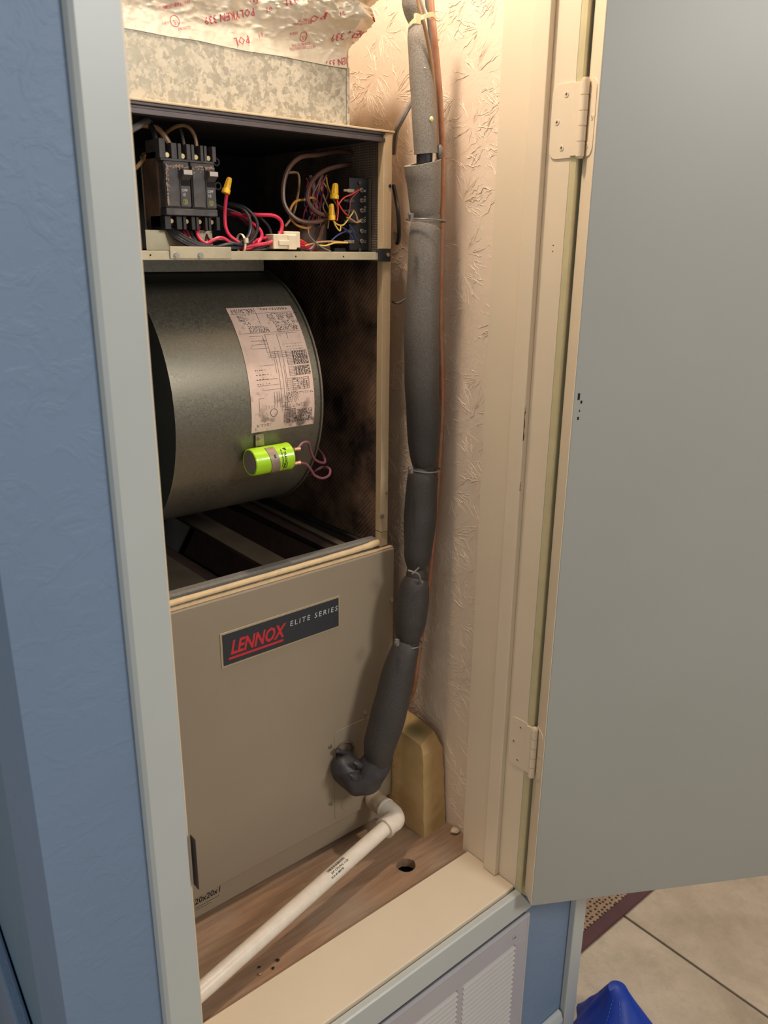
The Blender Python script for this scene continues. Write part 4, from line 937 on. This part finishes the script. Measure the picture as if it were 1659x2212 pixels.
seg('foam_sleeve', [(891, 943, 1000, Y1), (891, 944, 1012, Y1), (890, 945, 1024, Y1)], wob=.001)
seg('foam_sleeve', [(888, 946, 1020, Y1), (879, 947, 1032, Y1), (875, 945, 1074, Y1), (872, 943, 1115, .929), (871, 940, 1150, .928), (872, 933, 1198, .926), (877, 925, 1220, .925), (884, 919, 1232, .924)])
seg('foam_sleeve', [(880, 921, 1226, .924), (876, 925, 1240, .924), (878, 924, 1256, .924)], wob=.003)
seg('foam_sleeve', [(882, 922, 1244, .924), (866, 928, 1262, .923), (857, 927, 1298, .922), (852, 922, 1340, .921), (854, 913, 1368, .920), (861, 907, 1380, .92)])
seg('foam_sleeve', [(862, 907, 1376, .92), (859, 906, 1388, .92), (855, 905, 1398, .92)], wob=.001)
seg('foam_sleeve', [(858, 904, 1390, .92), (846, 905, 1402, .92), (827, 896, 1450, .92), (801, 879, 1540, .922), (785, 858, 1605, .925), (784, 850, 1632, .927), (790, 838, 1655, .93)])
for u, v, a_, b_ in ((902, 84, .0050, .0062), (906, 91, .0042, .0040), (899, 88, .0016, .0035), (930, 261, .0030, .0040), (916, 153, .0016, .0012)):
    Pq, rq = sil(885, 941, v, Y1); ctr_ = at((885+941)/2, v, y=Y1); tgt = at(u, v, y=Y1); dx_ = (tgt-ctr_).dot(RT); dz_ = math.sqrt(max(0, rq*rq-dx_*dx_)); bm = bmesh.new()
    bmesh.ops.create_icosphere(bm, subdivisions=2, radius=1, matrix=Matrix.Translation(ctr_+RT*dx_-Vector((FWD.x, FWD.y, 0)).normalized()*(dz_+.0004)) @ Matrix.Rotation(-YAW, 4, 'Z') @ Matrix.Diagonal((a_, .0022, b_, 1)))
    obj('paint_blot', bm, plain('dried_pale_paint', (216, 208, 150), .5), rl, smooth=True, label='dried pale yellow paint blot')
# taped elbow into the cabinet
rows = [(818, 1630, .930, .026), (806, 1660, .932, .0285), (788, 1680, .938, .0285), (768, 1680, .948, .0275), (752, 1662, .962, .027), (744, 1645, .975, .0235), (741, 1634, .984, .019)]
bm = tube(bmesh.new(), [at(u, v, y=y) for u, v, y, r in rows], [r for *_, r in rows], 24, sub=6, wob=.006, wf=42)
obj('taped_elbow', bm, MT['tapewrap'], rl, smooth=True)
for u, v, y, s in ((775, 1652, .935, 1), (764, 1676, .925, 1), (738, 1625, .972, 1)):
    bm = bmesh.new(); P = at(u, v, y=y); bmesh.ops.create_icosphere(bm, subdivisions=2, radius=.011, matrix=Matrix.Translation(P) @ Matrix.Rotation(.6, 4, 'Y') @ Matrix.Diagonal((1.4, .6, .5, 1)))
    for v in bm.verts: v.co += Vector((1, 1, 1))*noise.noise(v.co*80)*.003
    obj('tape_fold', bm, MT['tapewrap'], rl, smooth=True)
pc = at(742, 1630, y=.9835); bm = bmesh.new(); tube(bm, [pc+Vector((.021*math.cos(k*math.pi/10), -.001, .021*math.sin(k*math.pi/10)+.004)) for k in range(21)], .0022, 6, wob=.002, wf=200); obj('putty_ring', bm, MT['dustyside'], rl)
# bare pipe in the gap
bm = bmesh.new(); cyl(bm, at(918, 318, y=Y1), at(918, 368, y=Y1), .0125, 16); obj('pipe', bm, MT['black'], rl, smooth=True)
bm = bmesh.new(); P = at(936, 327, y=.915); Q = at(936, 350, y=.915); cyl(bm, P, Q, .0018, 8); obj('tie_tail', bm, WM['white'], rl)
# ties at the necks
def tie(u, v, y, r, w, dx, dz, mat, label):
    c = at(u, v, y=y); n = Vector((dx, 0, dz)).normalized(); bm = bmesh.new(); e1 = Vector((0, 1, 0)); e2 = n.cross(e1)
    ring = [c+(e1*math.cos(k*math.pi/14)+e2*math.sin(k*math.pi/14))*r for k in range(29)]
    tube(bm, ring, w, 6, caps=False); return bm, c
def tail(bm, P, d, L, w=.0022): tube(bm, [P, P+Vector(d)*L*.5, P+Vector(d)*L+Vector((0, 0, -.003))], [w, w, w*.4], 6)
for (u, v, r, lab, tu, tv, mt) in ((920, 476, .0285, 'grey tie tail at the neck below the flared sleeve', 887, 468, WM['grey']), (918, 1013, .0245, 'dark tie at the neck halfway down the line', 887, 1014, WM['grey']), (883, 1388, .0215, 'dark tie above the last sleeve segment', 857, 1387, WM['grey'])):
    bm, c = tie(u, v, Y1 if v < 1100 else .92, r+.001, .0011, 0.05, 1, mt, lab)
    P = at(tu, tv, y=(Y1 if v < 1100 else .92)-.014); box(bm, P.x-.003, P.x+.003, P.y-.003, P.y+.003, P.z-.006, P.z+.005); tail(bm, P, (-.7, -.5, .5), .012)
    tag(obj('tie', bm, mt, smooth=True), lab, 'zip tie')
P0 = at(881, 1232, y=.905); P1 = at(909, 1256, y=.898); bm = bmesh.new(); tube(bm, [P0, (P0+P1)/2+Vector((.004, -.004, .004)), P1], .0017, 8, sub=5); cyl(bm, P1, P1+Vector((.003, 0, -.003)), .003, 8)
tube(bm, [at(905, 1226, y=.90), at(890, 1240, y=.897)], .0012, 6)
tag(obj('tie', bm, WM['grey'], smooth=True), 'silvery twisted tie crossing the pinched neck of the line', 'zip tie')
# top white zip tie round sleeve + wires + copper
Pl = [at(u, v, y=y) for u, v, y in ((884, 54, .905), (893, 45, .896), (905, 40, .892), (918, 36, .890), (927, 32, .893), (936, 32, .905), (941, 40, .930))]
bm = bmesh.new(); pa, _ = smooth_path(Pl, .001, 5)
for i in range(len(pa)-1):
    a_, b_ = pa[i], pa[i+1]; up = Vector((0, 0, .0028)); th2 = Vector((0, -.0011, 0)); vs8 = [bm.verts.new(q) for q in (a_-up, a_+up, a_+up+th2, a_-up+th2, b_-up, b_+up, b_+up+th2, b_-up+th2)]
    for f in ((0, 1, 5, 4), (1, 2, 6, 5), (2, 3, 7, 6), (3, 0, 4, 7)): bm.faces.new([vs8[q] for q in f])
P = at(899, 42, y=.892); box(bm, P.x-.0045, P.x+.0045, P.y-.0045, P.y, P.z-.006, P.z+.006)
tag(obj('zip_tie', bm, plain('ivory_nylon', (226, 218, 170), .45), bevel=.0005), 'ivory zip tie binding sleeve, cables and copper near the top', 'zip tie')
# copper liquid line
L = [(928, -120, .925), (930, -30, .925), (932, 20, .925), (937, 70, .925), (943, 130, .927), (949, 200, .928), (953, 280, .93), (955, 340, .935), (954, 450, .945), (952, 560, .945), (951, 700, .945), (954, 800, .945), (955, 870, .945), (950, 980, .95), (940, 1120, .955), (927, 1260, .96), (906, 1400, .965), (893, 1490, .985), (888, 1528, 1.03), (886, 1560, 1.04), (884, 1640, 1.04)]
P = [at(u, v, y=y) for u, v, y in L]; P = [Vector((min(p.x, .9345), p.y, p.z)) for p in P]
tag(obj('liquid_line', tube(bmesh.new(), P, .0048, 12, sub=5), MT['copper'], smooth=True), 'thin bare copper liquid line running beside the black sleeve', 'pipe')
for L, r, c, lab in (([(898, -60, .905), (903, 0, .905), (910, 30, .903), (918, 60, .903), (928, 110, .908), (935, 170, .915), (941, 250, .92), (945, 320, .925), (947, 345, .93)], .0026, 'tan', 'beige control cable tucked along the sleeve, under the ivory tie'),
                     ([(907, -60, .90), (912, 0, .90), (919, 25, .899), (926, 37, .896), (927, 40, .897)], .0020, 'white', 'thin white cable end looping over the ivory tie'),
                     ([(917, -60, .91), (921, 0, .91), (926, 50, .912), (933, 130, .917), (941, 210, .924), (946, 300, .93), (949, 335, .932)], .0022, 'grey', 'grey control cable between sleeve and copper')):
    P = [at(u, v, y=y) for u, v, y in L]; tag(obj('cable', tube(bmesh.new(), P, r, 8, sub=5), WM[c], smooth=True), lab, 'cable')
bm = bmesh.new(); Pg = at(950, 328, y=.918); bmesh.ops.create_uvsphere(bm, u_segments=14, v_segments=10, radius=.0052, matrix=Matrix.Translation(Pg) @ Matrix.Diagonal((1, 1, 1.9, 1))); tag(obj('wire_nut', bm, WM['grey'], smooth=True), 'small grey wire cap beside the gap in the sleeve', 'wire nut')
P = [at(u, v, y=y) for u, v, y in ((906, 190, .99), (893, 212, .99), (882, 232, .99), (866, 262, .995), (856, 285, 1.01), (851, 330, 1.06))]
P = [Vector((max(p.x, .87), p.y, p.z)) for p in P]; tag(obj('cable', tube(bmesh.new(), P, .0040, 8, sub=6), WM['grey'], smooth=True), 'grey cable dropping from behind the sleeve past the cabinet top', 'cable')
P = [at(u, v, y=y) for u, v, y in ((850, 400, 1.03), (856, 432, 1.02), (860, 460, 1.01), (862, 500, 1.01), (861, 520, 1.02), (857, 524, 1.03), (853, 505, 1.05))]
P = [Vector((max(p.x, .868), p.y, p.z)) for p in P]; tag(obj('cable', tube(bmesh.new(), P, .0034, 8, sub=6), WM['black'], smooth=True), 'black cable loop hanging beside the cabinet post', 'cable')
P = [at(u, v, y=y) for u, v, y in ((848, 652, 1.03), (860, 655, 1.01), (868, 652, 1.0), (878, 645, .99))]
P = [Vector((max(p.x, .866), p.y, p.z)) for p in P]; tag(obj('cable', tube(bmesh.new(), P, .0022, 8, sub=5), WM['grey'], smooth=True), 'short silver cable between cabinet and sleeve at drum height', 'cable')
# ================================================================== FOAM BLOCK
bm = bmesh.new(); zb = zt+.0003
bot = [(.8745, .898, zb), (.9375, .904, zb), (.940, 1.02, zb), (.870, 1.02, zb)]
mid = [(.865, .897, -.868), (.932, .915, -.888), (.936, 1.02, -.868), (.868, 1.02, -.866)]
top = [(.866, .905, -.851), (.918, .926, -.853), (.928, 1.02, -.850), (.868, 1.02, -.849)]
LY = []
for k in range(9): t_ = k/8; LY.append([Vector(a_).lerp(Vector(b_), t_) for a_, b_ in zip(bot, mid)])
LY.append([Vector(p) for p in top]); vv = [[bm.verts.new(p) for p in l_] for l_ in LY]
for i in range(len(vv)-1):
    for k in range(4): bm.faces.new([vv[i][k], vv[i][(k+1) % 4], vv[i+1][(k+1) % 4], vv[i+1][k]])
bm.faces.new(vv[0][::-1]); bm.faces.new(vv[-1])
bmesh.ops.subdivide_edges(bm, edges=bm.edges, cuts=3, use_grid_fill=True)
for v in bm.verts: v.co += Vector((noise.noise(v.co*60), noise.noise(v.co*60+Vector((9, 0, 0))), 0))*.0012
def blockmat():
    k = N('foam_with_green_stain'); geo = k.n('ShaderNodeNewGeometry')
    c = k.mix(k.ramp(k.noise(14, 5), .35, .7), lin((212, 180, 126)), lin((192, 160, 106)))
    d = k.n('ShaderNodeVectorMath', operation='DISTANCE', i_0=geo.outputs['Position'], i_1=(.893, .945, -.846)).outputs['Value']
    c = k.mix(k.math('MULTIPLY', k.ramp(d, .008, .040, (1, 1, 1, 1), (0, 0, 0, 1)), .75), c, lin((104, 112, 70)))
    return k.out(c, .85, 0, k.bump(k.noise(160, 4), .4, .0012))
tag(obj('foam_block', bm, blockmat(), smooth=False), 'tan foam block with a green stained top standing in the closet corner', 'block')
# ================================================================== DRAIN PIPE
dp = thing('drain_pipe', 'white plastic condensate pipe with an elbow lying across the plywood', 'pipe', (.6, .88, zt))
SX, SZ = .8125, -.980
bm = bmesh.new(); cyl(bm, (SX, .9835, SZ), (SX, .972, SZ), .0125, 20); cyl(bm, (SX, .975, SZ), (SX, .935, SZ), .0178, 24); obj('stub_coupling', bm, MT['oldpvc'], dp, smooth=True, label='dirty tan coupling')
E0 = Vector((SX, .938, SZ)); EE = Vector((.385, .838, -1.014)); Ec = Vector((SX, .906, SZ)); dl = (EE-Ec).normalized()
arc = [E0, Vector((SX, .921, SZ)), Ec+Vector((-.002, .006, 0)), Ec+dl*.008+Vector((.0, -.001, 0)), Ec+dl*.020, Ec+dl*.034]
bm = tube(bmesh.new(), [(SX, .940, SZ), (SX, .936, SZ)], .0190, 24); tube(bm, arc, .0182, 24, sub=6); tube(bm, [Ec+dl*.030, Ec+dl*.035], .0190, 24); obj('elbow', bm, MT['pvc'], dp, smooth=True)
bm = tube(bmesh.new(), [Ec+dl*.030, Ec+dl*.50], .0132, 28); tb2 = obj('pipe', bm, MT['pvc'], dp, smooth=True)
# print on pipe
cand = Vector((0, 0, 1)); up = (cand-dl*cand.dot(dl)).normalized(); sd = dl.cross(up)
if sd.y > 0: sd = -sd
def pmap(s0, a0):
    def f(x, y):
        an = a0-y/.0135; return Ec+dl*(s0-x)+(up*math.cos(an)+sd*math.sin(an))*.0136
    return f
s0 = (at(727, 1858, z=-.985)-Ec).length
bm = bmesh.new(); random.seed(3); x = 0
while x < .040: w = random.choice((.0006, .0010, .0016)); quad2(bm, pmap(s0+.032, math.radians(8)), x, 0, x+w, .005); x += w+random.choice((.0007, .0012))
V, F = glyphs('3/4" CTS PVC 1120', .0050, 0, .0001, 1.0); put(bm, V, F, pmap(s0+.030, math.radians(35))); V, F = glyphs('SCH 40 480 PSI', .0045, 0, .0001); put(bm, V, F, pmap(s0+.034, math.radians(58)))
obj('print', bm, MT['blackprint'], tb2)
bm = bmesh.new(); P = at(812, 1762, z=zt+.006); tube(bm, [P+Vector((-.006, .006, 0)), P+Vector((.012, -.012, 0))], .006, 8, wob=.002, wf=200); tag(obj('putty_lump', bm, MT['oldpvc'], smooth=True), 'tan putty lump on the plywood under the elbow', 'debris')
# ================================================================== RETURN GRILLE
gr = thing('return_grille', 'lilac white louvred return grille below the cream casing', 'grille', (.63, .695, -1.52))
GX0, GX1, GZ0, GZ1, GY = .318, .934, -1.52, -1.109, .6885
cols = []; x = .9015
while x-.130 > .33: cols.append((x-.130, x)); x -= .1435
zl0, zl1 = -1.49, -1.158
fx = [GX0]+[c for p in reversed(cols) for c in p]+[GX1]
bm = bmesh.new()
prof = [(0, .7015), (0, .6895), (.004, .6868), (.010, .6868), (.015, .6895)]
box(bm, GX0, GX1, GY, .7012, zl1, GZ1-.004); box(bm, GX0, GX1, GY, .7012, GZ0, zl0)
for i in range(0, len(fx)-1, 2): box(bm, fx[i], fx[i+1], GY, .7012, zl0, zl1)
obj('frame', bm, MT['grille'], gr, bevel=.0008)
bm = bmesh.new(); tube(bm, [(GX0, .690, GZ1-.003), (GX1, .690, GZ1-.003)], .0042, 8); tube(bm, [(GX1, .690, GZ1-.003), (GX1, .690, GZ0)], .0030, 8); obj('rolled_edge', bm, MT['grille'], gr, smooth=True)
pitch = .0109; first = None; n_ = int((zl1-zl0)/pitch)
for ci, (xa, xb) in enumerate(cols):
    for k in range(n_):
        z = zl1-.001-k*pitch
        if first is None:
            bm = bmesh.new(); prism(bm, [(xa+.0003, .6995, z-.0008), (xa+.0003, .6990, z), (xa+.0003, .6880, z-.0050), (xa+.0003, .6862, z-.0066), (xa+.0003, .6862, z-.0078), (xa+.0003, .6872, z-.0078), (xa+.0003, .6885, z-.0060)], (xb-xa-.0006, 0, 0))
            first = obj('slat', bm, MT['slat'], gr, smooth=True); f0x, f0z = xa, z
        else:
            o = first.copy(); o.parent = gr; COL.objects.link(o); o.location = first.location+Vector((xa-f0x, 0, z-f0z))
for px in (.897, .34):
    bm = bmesh.new(); cyl(bm, (px, GY, -1.139), (px, GY-.0015, -1.139), .0042, 14); obj('screw', bm, MT['grille'], gr, bevel=.0004)
    obj('screw_slot', B(px-.0028, px+.0028, GY-.0018, GY-.0015, -1.1398, -1.1382), MT['blackprint'], gr)
# ================================================================== RUG, BLUE BAG
rg = thing('rug', 'woven tan rug with dark dots and a maroon border lying on the tiles', 'rug', (1.9, 1.4, ZF))
obj('field', B(1.15, 2.7, .838, 2.2, ZF+.0002, ZF+.007), MT['rug'], rg)
bm = B(1.14, 2.73, .806, .838, ZF+.0002, ZF+.008); obj('binding', bm, MT['maroon'], rg, bevel=.003)
apex = at(1335, 2131, z=-1.405); bmn = bmesh.new(); nr, na = 26, 72; ctr = Vector((apex.x, apex.y, 0))
ang0 = math.atan2(-.6, -.35)
rings = []
for i in range(nr+1):
    t_ = i/nr; ring = []
    for k in range(na):
        a_ = 2*math.pi*k/na; cs = math.cos(a_-ang0)
        reach = .085+.12*max(0, cs)**1.5
        fold = 1+.10*math.sin(a_*5+1.2)*t_+.05*math.sin(a_*11+t_*5)*t_
        r = (.016+(reach-.016)*t_**1.0)*fold if i else .002
        z = -1.405-(1.405-1.405)-(-ZF-1.405)*(t_**1.05)+.008*noise.noise(Vector((math.cos(a_)*t_*4, math.sin(a_)*t_*4, 1)))*(t_*(1-t_)*4)
        off = Vector((math.cos(a_)*r, math.sin(a_)*r, 0)); p = Vector((apex.x, apex.y, 0))+off; p.z = max(z, ZF+.001); ring.append(bmn.verts.new(p))
    rings.append(ring)
bmn.faces.new(rings[0])
for i in range(nr):
    for k in range(na): bmn.faces.new([rings[i][k], rings[i][(k+1) % na], rings[i+1][(k+1) % na], rings[i+1][k]])
bmn.faces.new(rings[-1][::-1])
seamsP = [[rings[i][k0].co.copy() for i in range(2, nr)] for k0 in (39, 44)]
bag = thing('fabric_bag', 'royal blue nylon bag peaking up from the tiles at the bottom edge', 'bag', (apex.x, apex.y, ZF))
body = obj('body', bmn, MT['blue'], bag, smooth=True)
bm = bmesh.new()
for L in seamsP:
    for i in range(len(L)-1):
        a_, b_ = L[i]+Vector((-.0005, -.001, .0016)), L[i+1]+Vector((-.0005, -.001, .0016)); tube(bm, [a_, a_.lerp(b_, .6)], .0005, 5)
obj('stitching', bm, MT['stitch'], bag)
# closet lampholder out of view, the bulb hangs below it
lh = thing('lampholder', 'white porcelain lampholder with a bare bulb hanging above the air handler', 'lamp', (.640, .86, .79))
bm = bmesh.new(); tube(bm, [(.640, .86, 1.0595), (.640, .86, 1.05), (.640, .86, 1.045), (.640, .86, .85), (.640, .86, .845), (.640, .86, .80)], [.04, .04, .003, .003, .018, .018], 20); obj('base', bm, MT['pvc'], lh, smooth=True)
